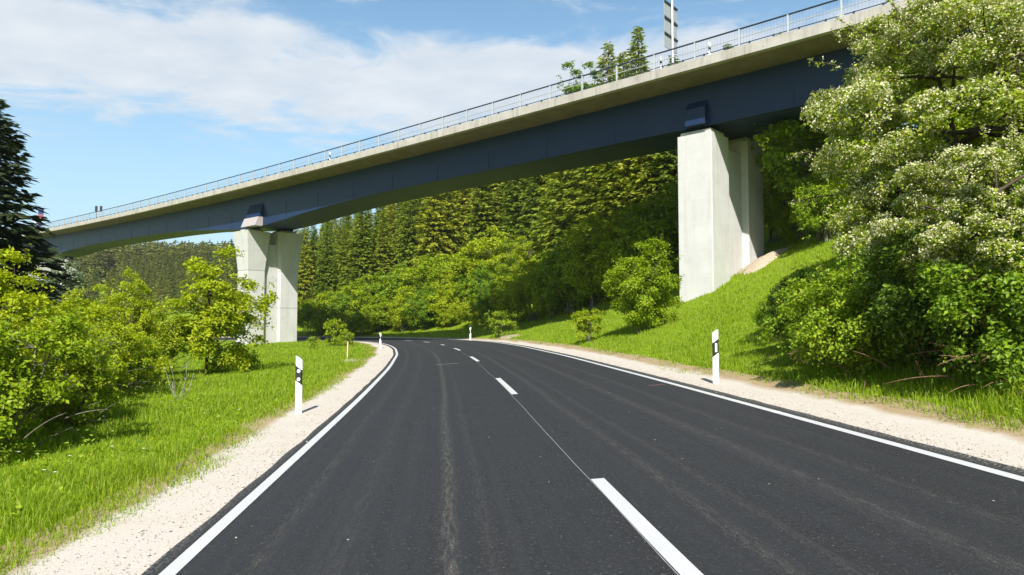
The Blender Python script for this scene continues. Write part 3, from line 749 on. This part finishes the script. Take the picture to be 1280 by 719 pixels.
# --- farthest wood, one mass
r = np.random.default_rng(5); FV = []; FF = []; fn = 0
for q in range(3):
    lod = spruce('farspruce%d' % q, 18, 2.8, .8, 14, 6, 4, 2.0, 260 + q, .3)['crown']
    v = np.empty(len(lod.vertices) * 3, np.float32); lod.vertices.foreach_get('co', v); v = v.reshape(-1, 3)
    k = 640; D = r.uniform(300, 470, k); px = np.where(r.uniform(size=k) < .6, r.uniform(20, 345, k), r.uniform(-520, 20, k)); x = (px - 640) / 850 * D; z = ground_z(x, D) - 1
    sc_ = r.uniform(.75, 1.15, k); a = r.uniform(0, 6.28, k); ca, sa = (np.cos(a) * sc_)[:, None], (np.sin(a) * sc_)[:, None]
    V = np.stack([v[None, :, 0] * ca - v[None, :, 1] * sa + x[:, None], v[None, :, 0] * sa + v[None, :, 1] * ca + D[:, None], v[None, :, 2] * sc_[:, None] + z[:, None]], -1).reshape(-1, 3)
    FV.append(V); FF.append(np.arange(len(V)).reshape(-1, 4) + fn); fn += len(V)
setting(obj('distant_forest', mesh_np('distant_forest', np.concatenate(FV), np.concatenate(FF)), LM['spruce_far']), 'stuff')

# --- broadleaved shrubs and trees behind the road
SHR = [broadleaf('shrub%d' % k, 6, 3.0, .0, 150, 95, .19, 300 + k, 5, .09, 30, lumps=.35, squash=.9, rc=(.12, .24)) for k in range(4)]
TRE = [broadleaf('smalltree%d' % k, 9, 3.4, 1.2, 100, 150, .22, 320 + k, 1, .16, 26, lumps=.55) for k in range(3)]
TALL = broadleaf('talltree', 26, 2.7, 8, 190, 120, .27, 340, 1, .25, 50, lumps=.7, hollow=1.6, rc=(.16, .32))
row = [(388, 96, 5.2, 'lime'), (408, 97, 6.2, 'lime'), (428, 95, 6, 'fresh'), (449, 96, 7, 'lime'), (474, 92, 5.6, 'yellow'), (470, 97, 7.6, 'lime'), (497, 95, 8.2, 'lime'), (520, 93, 8.6, 'lime'), (545, 94, 9.2, 'fresh'),
       (506, 89, 5, 'fresh'), (532, 87, 5.4, 'lime'), (557, 86, 6.4, 'lime'), (582, 88, 9, 'lime'), (580, 82, 5.6, 'fresh'), (604, 81, 6.6, 'fresh'), (612, 88, 9.6, 'olive'), (452, 90, 3.6, 'fresh'), (432, 91, 3.2, 'deep'), (418, 92, 3.0, 'fresh'), (402, 93, 3.2, 'deep'),
       (562, 79, 3.2, 'deep'), (590, 75, 4.2, 'deep'), (615, 71, 5.2, 'deep'), (642, 67.5, 6, 'deep'), (665, 65, 6.6, 'deep'), (690, 61.5, 7, 'deep'), (716, 58.5, 7.4, 'deep'), (745, 55.5, 7.6, 'deep'), (776, 53, 7.8, 'deep'), (808, 51, 8, 'deep'), (836, 49, 8, 'deep')]
adj = {'lime': 'lime green', 'fresh': 'fresh green', 'yellow': 'bright yellow-green', 'olive': 'olive green', 'deep': 'dark green'}
for k, (px, D, H, lf) in enumerate(row):
    x, y = xy(px, D - 5 if px < 560 else D)
    lb = {'lime': 'lime green shrub in the hedge bank behind the bend of the road', 'fresh': 'mid green shrub in the hedge bank behind the bend of the road', 'yellow': 'bright yellow-green shrub standing out of the bank behind the bend',
          'olive': 'olive brown shrub beneath the spruces behind the bend', 'deep': 'dark green shrub at the foot of the wood behind the bridge'}[lf]
    plant('shrub', 'shrub', SHR[k % 4], lf, 'bark_grey', x, y, lb, 'shrubs behind the bend', sc=H / 6 * (.86 if 540 < px else .93), wide=1.12)
for k, (px, D, H, lf, lb) in enumerate(((640, 80, 7, 'lime', 'light green broadleaf tree in front of the spruces, leftmost of its three'), (668, 77, 7.4, 'lime', 'light green broadleaf tree between two others in front of the spruces'), (706, 72, 8, 'fresh', 'tallest light green broadleaf tree before the shaded spruces'),
        (722, 90, 31, 'fresh', 'light green treetop above the bridge railing left of the spruce tops'), (742, 92, 30.5, 'fresh', 'leafy treetop above the bridge railing next to the slim spruce'), (835, 88, 29.5, 'fresh', 'leafy treetop showing through the railing under the sign boards'),
        (972, 52, 9.5, 'olive', 'pale olive tree right behind the tall pier'), (995, 44, 10.5, 'deep', 'dark green tree between the tall pier and the blossoming hawthorn'), (1030, 38, 10, 'deep', 'dark green tree behind the blossoming hawthorn'), (966, 47, 6.5, 'deep', 'low dark tree at the upper foot of the tall pier'))):
    x, y = xy(px, D)
    if px in (722, 742, 835): H = 1.5 + (402 - {722: 62, 742: 64, 835: 92}[px]) / 850 * D - gz(x, y)
    if px in (722, 742, 835): plant('broadleaf_tree', 'tree', TALL, lf, 'bark_grey', x, y, lb, 'broadleaf trees among the spruces', sc=H / 26)
    else: plant('broadleaf_tree', 'tree', TRE[k % 3], lf, 'bark_grey', x, y, lb, 'broadleaf trees among the spruces', sc=H / 9)

for k, (px, D, H) in enumerate(((975, 46, 4.6), (1003, 42, 4.2), (1040, 36, 4), (1150, 24, 6.5), (1235, 21, 7), (1300, 19, 6))):
    x, y = xy(px, D); plant('shrub', 'shrub', SHR[k % 4], 'deep', 'bark_grey', x, y, 'dark undergrowth shrub between the tall pier and the blossoming hawthorn' if k < 3 else 'dark shrub hidden behind the large blossoming hawthorn', 'dark shrubs behind the hawthorn', sc=H / 6)
# --- single shrubs on the grass
b1 = broadleaf('bankshrub', 3.9, 1.65, .0, 150, 200, .1, 400, 6, .05, 40, lumps=.3, spread=.5, hollow=1.9)
plant('shrub', 'shrub', b1, 'lime', 'bark_grey', *xy(800, 30.5), 'round many-stemmed green shrub on the bank left of the tall pier')
b2 = broadleaf('lowshrub', 1.7, .8, .1, 50, 90, .08, 401, 5, .04, 22)
plant('shrub', 'shrub', b2, 'lime', 'bark_grey', *xy(734, 32), 'small lime green shrub on the bank beside the round one')
b3 = broadleaf('twigshrub', 2.3, 1.5, .5, 22, 90, .12, 402, 3, .06, 14, lumps=.8, rc=(.14, .24))
plant('shrub', 'shrub', b3, 'fresh', 'bark_dark', *xy(622, 54), 'sparse twiggy shrub in front of the shaded bank by the distant post')
b4 = broadleaf('meadowshrub', 2.4, 1.0, .05, 50, 90, .12, 403, 4, .05, 22)
plant('shrub', 'shrub', b4, 'lime', 'bark_grey', *xy(419, 56), 'upright green bush in the meadow before the road bend')
plant('shrub', 'shrub', b2, 'lime', 'bark_grey', *xy(435, 53), 'tiny bush close beside the upright one before the bend', sc=.75)
plant('shrub', 'shrub', b2, 'yellow', 'bark_grey', *xy(392, 51), 'tiny sprawling weed bush in the meadow near the short pier', sc=.6)

# --- right bank: hawthorn and brambles
haw = broadleaf('hawthorn', 7.4, 3.2, .9, 310, 290, .075, 500, 3, .17, 75, blossom=15000, hollow=3.0, lumps=.42, squash=.72, rc=(.08, .18), spread=.3)
x, y = xy(1252, 13.4); plant('hawthorn_tree', 'tree', haw, 'haw', 'bark_dark', x, y, 'large hawthorn covered in creamy white blossom on the right bank', rz=.6)
haw2 = broadleaf('hawthorn2', 5.2, 2.2, .6, 140, 300, .072, 501, 3, .12, 40, blossom=6500, hollow=3, lumps=.4, squash=.72, rc=(.09, .19), spread=.3)
plant('hawthorn_tree', 'tree', haw2, 'haw', 'bark_dark', *xy(1142, 15.4), 'smaller blossoming hawthorn leaning towards the pier', rz=2.1, sc=.86)
plant('hawthorn_tree', 'tree', haw2, 'haw', 'bark_dark', *xy(1262, 9.6), 'low blossoming hawthorn above the brambles at the picture edge', rz=4.1, sc=.72)
BR = [broadleaf('bramble%d' % k, 2.1, 1.25, .0, 95, 170, .075, 520 + k, 7, .03, 45, lumps=.5, bare=22, squash=.9, hollow=2.2, spread=.6) for k in range(3)]
for k, (x, y, s, lf, lb) in enumerate(((5.95, 11.9, .86, 'fresh', 'bramble bush with bare brown canes at the gravel edge'), (6.75, 10.6, 1.0, 'deep', 'dense dark green bramble bush beneath the hawthorn'), (6.75, 9.0, .9, 'fresh', 'bright green bramble bush above the roadside grass'), (7.7, 9.6, 1.1, 'fresh', 'tall bramble bush under the low hawthorn'), (7.4, 7.4, .9, 'fresh', 'leafy bramble bush at the picture edge nearest the road'),
        (7.3, 12.6, 1.1, 'deep', 'dark thicket bush below the large hawthorn'), (6.4, 14.0, .8, 'fresh', 'leafy bush on the grass slope left of the brambles'), (6.9, 15.6, .8, 'fresh', 'bush on the slope between the upright-reflector post and the hawthorn'), (8.5, 17.5, .8, 'lime', 'yellowish bush at the top of the grass slope'), (7.4, 19.0, .55, 'fresh', 'small leafy bush high on the grass slope'))):
    plant('bramble_bush', 'bush', BR[k % 3], lf, 'bark_brown', x, y, lb, 'bushes on the right bank', sc=s)

# --- left meadow edge
LB = [broadleaf('leftbush%d' % k, 2.5, 1.35, .05, 85, 200, .075, 600 + k, 6, .04, 80, lumps=.85, bare=8, hollow=2.2, spread=.6, rc=(.12, .27)) for k in range(3)]
for k, (x, y, s, lf, lb) in enumerate(((-7.25, 9.5, .9, 'lime', 'leafy bush nearest the camera at the left picture edge'), (-8.3, 10.6, .76, 'yellow', 'bright bush just behind the nearest left one'), (-7.75, 12.0, .7, 'lime', 'bush with bare stems standing right of the left thicket'), (-8.9, 13.4, .8, 'lime', 'broad bush in the middle of the left thicket'),
        (-10.2, 16.4, .95, 'lime', 'taller bush at the back of the left thicket'), (-10.6, 14.0, .9, 'deep', 'dark bush under the spruce at the left'), (-10.6, 19.0, .7, 'lime', 'bush between the left thicket and the yellow-green tree'), (-11.9, 20.8, .88, 'fresh', 'green bush behind the left thicket'), (-12.9, 24.5, 1.1, 'lime', 'bush left of the yellow-green tree'))):
    plant('thicket_bush', 'bush', LB[k % 3], lf, 'bark_grey', x, y, lb, 'bushes of the left thicket', sc=s)
yt = broadleaf('youngmaple', 4.5, 1.75, .0, 105, 135, .115, 620, 2, .06, 60, lumps=.7, hollow=2.0, rc=(.13, .27), spread=.2)
plant('young_tree', 'tree', yt, 'yellow', 'bark_dark', *xy(266, 25.5), 'young yellow-green tree in front of the short pier', rz=1, sc=1.12, sink=.55)
plant('young_tree', 'tree', yt, 'yellow', 'bark_dark', *xy(172, 20.5), 'slim yellow-green sapling rising out of the left thicket', sc=.74, wide=.6, rz=3)
plant('young_tree', 'tree', yt, 'yellow', 'bark_dark', *xy(96, 17.5), 'pale yellow-green sapling behind the left thicket', sc=.58, wide=.7, rz=5)
plant('young_tree', 'tree', yt, 'yellow', 'bark_dark', *xy(8, 11.6), 'yellow-green branchy sapling before the dark spruce', sc=.66, wide=.9, rz=2)
plant('young_tree', 'tree', yt, 'lime', 'bark_dark', *xy(140, 30), 'round green tree behind the left thicket', sc=.75, wide=1.1, rz=4)
ds = spruce('darkspruce', 12.5, 3.3, .4, 52, 10, 46, .62, 640, .3)
plant('spruce_tree', 'tree', ds, 'spruce_dark', 'bark_dark', *xy(-22, 29), 'dark spruce at the left picture edge', rz=.4, sc=.95, wide=1.2)
gw = broadleaf('willow', 6, 2.2, .6, 80, 110, .2, 650, 3, .1, 25)
plant('willow_tree', 'tree', gw, 'grey', 'bark_grey', *xy(66, 42), 'grey-green willow behind the dark spruce', sc=1.05)
plant('willow_tree', 'tree', gw, 'white', 'bark_grey', *xy(62, 36), 'whitish flowering shrub below the dark spruce', sc=.58)
# bare pale sapling
m = MB(); r = np.random.default_rng(9)
for k in range(6):
    a = r.uniform(0, 6.28); t = np.linspace(0, 1, 6); ln = r.uniform(.5, 1.1); v = unit(np.array([math.cos(a) * .5, math.sin(a) * .5, 1.]))
    m.tube(np.outer(t * ln, v) + [0, 0, -.05] + np.outer(np.sin(t * 4 + a) * .05, [1, .3, 0]), np.linspace(.014, .004, 6), 5)
o = obj('bare_sapling', m.mesh('bare_sapling', True), M['twig_pale']); x, y = xy(228, 16.5); o.location = (x, y, gz(x, y)); tag(o, 'leafless pale twigs standing in the grass before the yellow-green tree', 'sapling')

# --- sandy dirt at the tall pier
def mound(name, cx, cy, rx, ry, rot, h, mat, seed):
    r = np.random.default_rng(seed); m = MB(); k = 28; th = np.arange(k) / k * 6.283; V = []; rg = 9
    for q in range(rg):
        f = q / (rg - 1); rr = 1 + .18 * np.sin(th * 3 + seed) + .1 * np.sin(th * 7 + 2 * seed)
        a = np.cos(th) * rx * f * rr; b = np.sin(th) * ry * f * rr; x = cx + a * math.cos(rot) - b * math.sin(rot); y = cy + a * math.sin(rot) + b * math.cos(rot)
        V.append(np.c_[x, y, ground_z(x, y) + h * (1 - f ** 2) + r.normal(size=k) * .02 * (1 - f) - .04 * (f > .95) + .012])
    m.loft(np.array(V), False); me = m.mesh(name, True)
    uvl = me.uv_layers.new(name='UVMap'); vi = np.empty(len(me.loops), np.int32); me.loops.foreach_get('vertex_index', vi); co = np.empty(len(me.vertices) * 3, np.float32); me.vertices.foreach_get('co', co); co = co.reshape(-1, 3)[vi]
    uvl.data.foreach_set('uv', np.ascontiguousarray(np.c_[np.abs(co[:, 0]) * .0 + 3.2 + co[:, 1] * .001, co[:, 0] * .5 + co[:, 1]]).astype(np.float32).ravel())
    return setting(obj(name, me, mat), 'stuff')
def mat_sand():
    m = NT('sandy_dirt'); p = m.coord(); f = m.noise(p, 7, 6, .7)
    return m.done(m.principled(m.mix(f, (.3, .24, .17), (.52, .44, .33)), .95, .1, normal=m.bump(f, .8, .1)))
M['sand'] = mat_sand()
_t = np.array([math.sin(.75), math.cos(.75)]); _b = np.array([-math.cos(.75), math.sin(.75)])
c = np.array(RP) + _t * 4.6 - _b * .75; mound('sand', c[0], c[1], 2.6, 1.0, math.pi / 2 - .75, .35, M['sand'], 3)
x, y = xy(612, 52.5); mound('dirt', x + 1.2, y, 2.6, 1.0, 1.9, .03, M['sand'], 4)
x, y = at_su(sy(33), -5.2); mound('dirt', float(x), float(y), .5, 1.8, 0, .02, M['gravel'], 5)

# ------------------------------------------------------------------ grass
def grass(name, N, rmin, rmax, ang0, ang1, hgt, seed, leaf, wk=1., keep=None, dens=.5):
    r = np.random.default_rng(seed)
    q = r.uniform(0, 1, N); rr = (rmin ** dens + q * (rmax ** dens - rmin ** dens)) ** (1 / dens); a = r.uniform(ang0, ang1, N)
    x = np.sin(a) * rr; y = np.cos(a) * rr
    s, u = road_uv(x, y); edge = np.where(u < 0, 4.34 + .14 * wob(s, s * 0, 1.1, 8) + .16 * wob(s, s * 0, .2, 9), 4.42 + .14 * wob(s, s * 0, 1.1, 18) + .16 * wob(s, s * 0, .2, 19))
    d = abs(u) - edge
    ok = (d > r.uniform(-.09, .1, N)) & (d < 45) & ~((u > 0) & (d > 26))
    thin = wob(x, y, .9, 31) + r.normal(size=N) * .35; ok &= ~((d < .2) & (thin > .55))
    if keep is not None: ok &= keep(x, y, u, d)
    x, y, u, d, rr = x[ok], y[ok], u[ok], d[ok], rr[ok]; n = len(x)
    z = ground_z(x, y) + .05 * (1 - sstep(4.7, 5.4, abs(u)))
    clump = .75 + .4 * wob(x, y, 1.3, 33) + .25 * wob(x, y, 5, 34)
    h = hgt * np.clip(clump, .35, 1.6) * r.uniform(.55, 1.25, n) * np.clip(.45 + d / .9, .35, 1)
    w = .0052 * (np.maximum(rr, 4) / 5) ** .8 * r.uniform(.7, 1.4, n) * wk
    az = r.uniform(0, 6.283, n); lean = np.abs(r.normal(size=n)) * .38 + .08
    D = np.c_[np.cos(az), np.sin(az), np.zeros(n)]; S = np.c_[-np.sin(az), np.cos(az), np.zeros(n)]
    tw = r.normal(size=n) * .5; S = S * np.cos(tw)[:, None] + D * np.sin(tw)[:, None]
    B = np.c_[x, y, z - .02]
    mid = B + D * (h * lean * .35)[:, None] + np.c_[np.zeros(n), np.zeros(n), h * .58]
    tip = B + D * (h * lean * 1.15)[:, None] + np.c_[np.zeros(n), np.zeros(n), h * (1 - .25 * lean)]
    W = w[:, None]
    V = np.stack([B - S * W * .5, B + S * W * .5, mid + S * W * .42, mid - S * W * .42, tip], 1).reshape(-1, 3)
    k = np.arange(n)[:, None] * 5
    me = mesh_np(name, V, k + np.array([0, 1, 2, 3]), k + np.array([3, 2, 4]))
    return setting(obj(name, me, leaf), 'stuff')
def grass_mat():
    m = NT('grass_blades'); g = m.n('ShaderNodeNewGeometry'); p = m.coord('Object')
    n = m.noise(p, .45, 4, .6); n2 = m.noise(p, 2.3, 3)
    r = m.n('ShaderNodeValToRGB'); m.set(r.inputs[0], g.outputs['Random Per Island']); e = r.color_ramp.elements
    e[0].color = (.13, .2, .01, 1); e[1].color = (.42, .4, .12, 1); a = e.new(.5); a.color = (.24, .35, .014, 1); a = e.new(.93); a.color = (.31, .41, .02, 1)
    col = m.mix(m.math('MULTIPLY', m.ramp(n, .5, .7), .45), r.outputs[0], (.32, .37, .045))
    col = m.mix(m.math('MULTIPLY', m.ramp(n2, .58, .75), .35), col, (.12, .23, .01))
    pr = m.principled(col, .5, .25); t = m.n('ShaderNodeBsdfTranslucent'); m.set(t.inputs[0], m.mix(1., col, (1.3, 1.35, .6), 'MULTIPLY'))
    mx = m.n('ShaderNodeMixShader'); mx.inputs[0].default_value = .48; m.t.links.new(pr.outputs[0], mx.inputs[1]); m.t.links.new(t.outputs[0], mx.inputs[2])
    return m.done(mx)
M['grass'] = grass_mat()
grass('grass', 680000, 3.4, 95, -.95, .95, .19, 41, M['grass'])
grass('grass', 220000, 3.2, 45, -.9, .9, .11, 42, M['grass'], 1.3, lambda x, y, u, d: d < 2.2)
grass('grass', 60000, 3.4, 30, .1, .95, .32, 43, M['grass'], 1.2, lambda x, y, u, d: (u > 0) & (d > .15) & (d < 1.9) & (y < 13.2))
# broad-leaved weeds in the verge
def weeds(N, seed):
    r = np.random.default_rng(seed); a = r.uniform(-.82, .82, N); rr = 4 + 30 * r.uniform(0, 1, N) ** 1.3; x = np.sin(a) * rr; y = np.cos(a) * rr
    s, u = road_uv(x, y); d = abs(u) - 4.65; ok = (d > 0) & (d < 9) & (wob(x, y, .8, 51) > .05); x, y = x[ok], y[ok]; n = len(x); k = 9
    P = np.repeat(np.c_[x, y, ground_z(x, y) + .02], k, 0) + r.normal(size=(n * k, 3)) * [.06, .06, .0]; P[:, 2] += r.uniform(.02, .28, n * k)
    N_ = unit(np.array([0, 0, 1.]) + r.normal(size=P.shape) * .5); D = unit(np.cross(N_, r.normal(size=P.shape))); L = r.uniform(.035, .075, n * k)
    V, F = leaf_quads(P, D, N_, L, L * .5); setting(obj('weeds', mesh_np('weeds', V, F), LM['fresh']), 'stuff')
weeds(2600, 61)
# daisies and dandelions
for nm, col, N, sz, sd in (('white_flowers', (.7, .7, .68), 260, .022, 71), ('yellow_flowers', (.7, .52, .03), 160, .02, 72)):
    r = np.random.default_rng(sd); a = r.uniform(-.8, .8, N * 4); rr = 4.5 + 26 * r.uniform(0, 1, N * 4); x = np.sin(a) * rr; y = np.cos(a) * rr; s, u = road_uv(x, y); ok = (abs(u) > 5.1) & (abs(u) < 14); x, y = x[ok][:N], y[ok][:N]
    P = np.c_[x, y, ground_z(x, y) + r.uniform(.16, .34, len(x))]; k = 5; P = np.repeat(P, k, 0); an = np.tile(np.arange(k) / k * 6.283, len(x)); D = np.c_[np.cos(an), np.sin(an), np.full(len(an), .15)]
    V, F = leaf_quads(P, unit(D), np.tile([0, 0, 1.], (len(P), 1)), np.full(len(P), sz), np.full(len(P), sz * .8)); setting(obj(nm, mesh_np(nm, V, F), plain(nm, col, .6, .2)), 'stuff')
# loose stones on the shoulders
def stones(N, seed):
    r = np.random.default_rng(seed); s = sy(3) + 34 * r.uniform(0, 1, N) ** 1.6; side = r.choice([-1, 1], N); u = side * (3.5 + np.abs(r.normal(size=N)) * .45 + (r.uniform(size=N) < .15) * r.uniform(-.6, 0, N))
    x, y = at_su(s, u); z = road_z(s, u) - .008; sz = r.uniform(.003, .010, N) * (1 + (r.uniform(size=N) < .06) * 1.2)
    base = np.array([(1, 0, 0), (-1, 0, 0), (0, 1, 0), (0, -1, 0), (0, 0, .8), (0, 0, -.8)]); V = base[None] * sz[:, None, None] * r.uniform(.6, 1.4, (N, 6, 1)); a = r.uniform(0, 6.28, N); ca, sa = np.cos(a)[:, None], np.sin(a)[:, None]
    V = np.stack([V[..., 0] * ca - V[..., 1] * sa, V[..., 0] * sa + V[..., 1] * ca, V[..., 2]], -1) + np.stack([x, y, z], -1)[:, None]
    F = np.array([[0, 2, 4], [2, 1, 4], [1, 3, 4], [3, 0, 4], [2, 0, 5], [1, 2, 5], [3, 1, 5], [0, 3, 5]]); F = (np.arange(N)[:, None, None] * 6 + F[None]).reshape(-1, 3)
    setting(obj('pebbles', mesh_np('pebbles', V, None, F), plain('pebble_stone', (.42, .37, .31), .85, .2, 0, .35, 40)), 'stuff')
stones(9000, 81)

# ------------------------------------------------------------------ air
hm = NT('haze'); pv = hm.n('ShaderNodeVolumePrincipled'); pv.inputs['Color'].default_value = (.8, .9, 1, 1); pv.inputs['Density'].default_value = HAZE; pv.inputs['Anisotropy'].default_value = .2
hm.t.links.new(pv.outputs[0], hm.out.inputs['Volume'])
m = MB(); zlo = float(GZ.min()) - 1; m.box(gx[0] - 5, gx[-1] + 5, gy[0] - 5, gy[-1] + 5, zlo, 130); hz = setting(obj('haze', m, hm.m), 'stuff')
# ------------------------------------------------------------------ light, sky, camera
sc = bpy.context.scene
w = bpy.data.worlds.new('World'); sc.world = w; w.use_nodes = True
t = w.node_tree; t.nodes.clear()
class WN(NT):
    def __init__(s): s.t = t; s.out = s.n('ShaderNodeOutputWorld')
W = WN()
sky = W.n('ShaderNodeTexSky', sky_type='NISHITA', sun_disc=False, sun_elevation=SUN_EL, sun_rotation=SUN_AZ + math.pi, altitude=300, air_density=1.0, dust_density=1.0, ozone_density=.3)
tc = W.n('ShaderNodeTexCoord'); sep = W.n('ShaderNodeSeparateXYZ'); t.links.new(tc.outputs['Generated'], sep.inputs[0])
zc = W.math('MAXIMUM', sep.outputs[2], .02); zd = W.math('ADD', zc, .06)
px_ = W.math('DIVIDE', sep.outputs[0], zd); py_ = W.math('DIVIDE', sep.outputs[1], zd)
cmb = W.n('ShaderNodeCombineXYZ'); W.set(cmb.inputs[0], px_); W.set(cmb.inputs[1], py_)
mp = W.n('ShaderNodeMapping', i_Vector=cmb.outputs[0]); mp.inputs['Scale'].default_value = (.8, 1.0, 1); mp.inputs['Rotation'].default_value = (0, 0, R_(-12)); mp.inputs['Location'].default_value = (3.1, 1.7, 0)
big = W.noise(mp.outputs[0], .8, 3, .5, .3); fin = W.noise(mp.outputs[0], 3.4, 9, .62, .35)
# a broad belt of fleecy cloud between about 13 and 24 degrees above the horizon
el = sep.outputs[2]
lowf = W.math('MULTIPLY', W.math('SUBTRACT', el, .205), 9, clamp=True)
hif = W.math('MULTIPLY', W.math('SUBTRACT', .445, el), 9, clamp=True)
front = W.math('MULTIPLY', W.math('ADD', sep.outputs[1], .1), 1.5, clamp=True)
belt = W.math('MULTIPLY', W.math('MULTIPLY', lowf, W.math('MAXIMUM', hif, .3)), front)
den = W.math('ADD', W.math('MULTIPLY_ADD', big, .45, -.225), W.math('MULTIPLY_ADD', fin, 1.5, -.75))
den = W.math('ADD', den, W.math('MULTIPLY_ADD', belt, 1.0, -.36))
cov = W.n('ShaderNodeValToRGB'); W.set(cov.inputs[0], W.math('ADD', den, .3)); cov.color_ramp.elements[0].position = .2; cov.color_ramp.elements[1].position = .66
cov.color_ramp.interpolation = 'EASE'
sh = W.noise(mp.outputs[0], 4.5, 6, .6)
ccol = W.mix(W.ramp(sh, .3, .7), (5.9, 6.6, 7.4), (7.6, 7.9, 8.2))
# thin high veil, paler towards the horizon on the side the road runs to
veil = W.math('MULTIPLY', W.math('POWER', W.math('SUBTRACT', 1.0, W.math('MULTIPLY', W.math('MAXIMUM', el, 0.), 1.9), clamp=True), 1.6), W.math('MULTIPLY', W.math('MULTIPLY', front, .95), W.math('MULTIPLY_ADD', fin, .7, .65)))
base = W.mix(veil, W.mix(1., sky.outputs[0], W.mix(front, (1.05, 1.15, 1.1), (1.3, 1.68, 1.7)), 'MULTIPLY'), (5.2, 6.9, 8.2))
bg = W.n('ShaderNodeBackground'); bg.inputs[1].default_value = .065
W.set(bg.inputs[0], W.mix(W.math('MULTIPLY', cov.outputs[0], .92), base, ccol))
t.links.new(bg.outputs[0], W.out.inputs[0])

L = bpy.data.lights.new('sun', 'SUN'); L.energy = 5.0; L.angle = R_(.53); L.color = (1, .965, .9)
so = bpy.data.objects.new('sun', L); C.objects.link(so)
so.rotation_euler = (math.pi / 2 - SUN_EL, 0, -SUN_AZ)
cam = bpy.data.cameras.new('camera'); cam.sensor_width = 36; cam.lens = 36 * 850 / 1280; cam.clip_end = 4000; cam.clip_start = .1
co = bpy.data.objects.new('camera', cam); C.objects.link(co); co.location = (0, 0, 1.5); co.rotation_euler = (math.pi / 2 + math.atan(42.5 / 850), 0, 0)
sc.camera = co
sc.render.engine = 'CYCLES'
sc.render.resolution_x = 1024; sc.render.resolution_y = 575
sc.view_settings.view_transform = 'Standard'; sc.view_settings.look = 'None'; sc.view_settings.exposure = .82; sc.view_settings.gamma = 1; sc.view_settings.use_curve_mapping = False
sc.cycles.max_bounces = 4; sc.cycles.diffuse_bounces = 2; sc.cycles.glossy_bounces = 2; sc.cycles.transmission_bounces = 2; sc.cycles.volume_bounces = 0; sc.cycles.transparent_max_bounces = 4
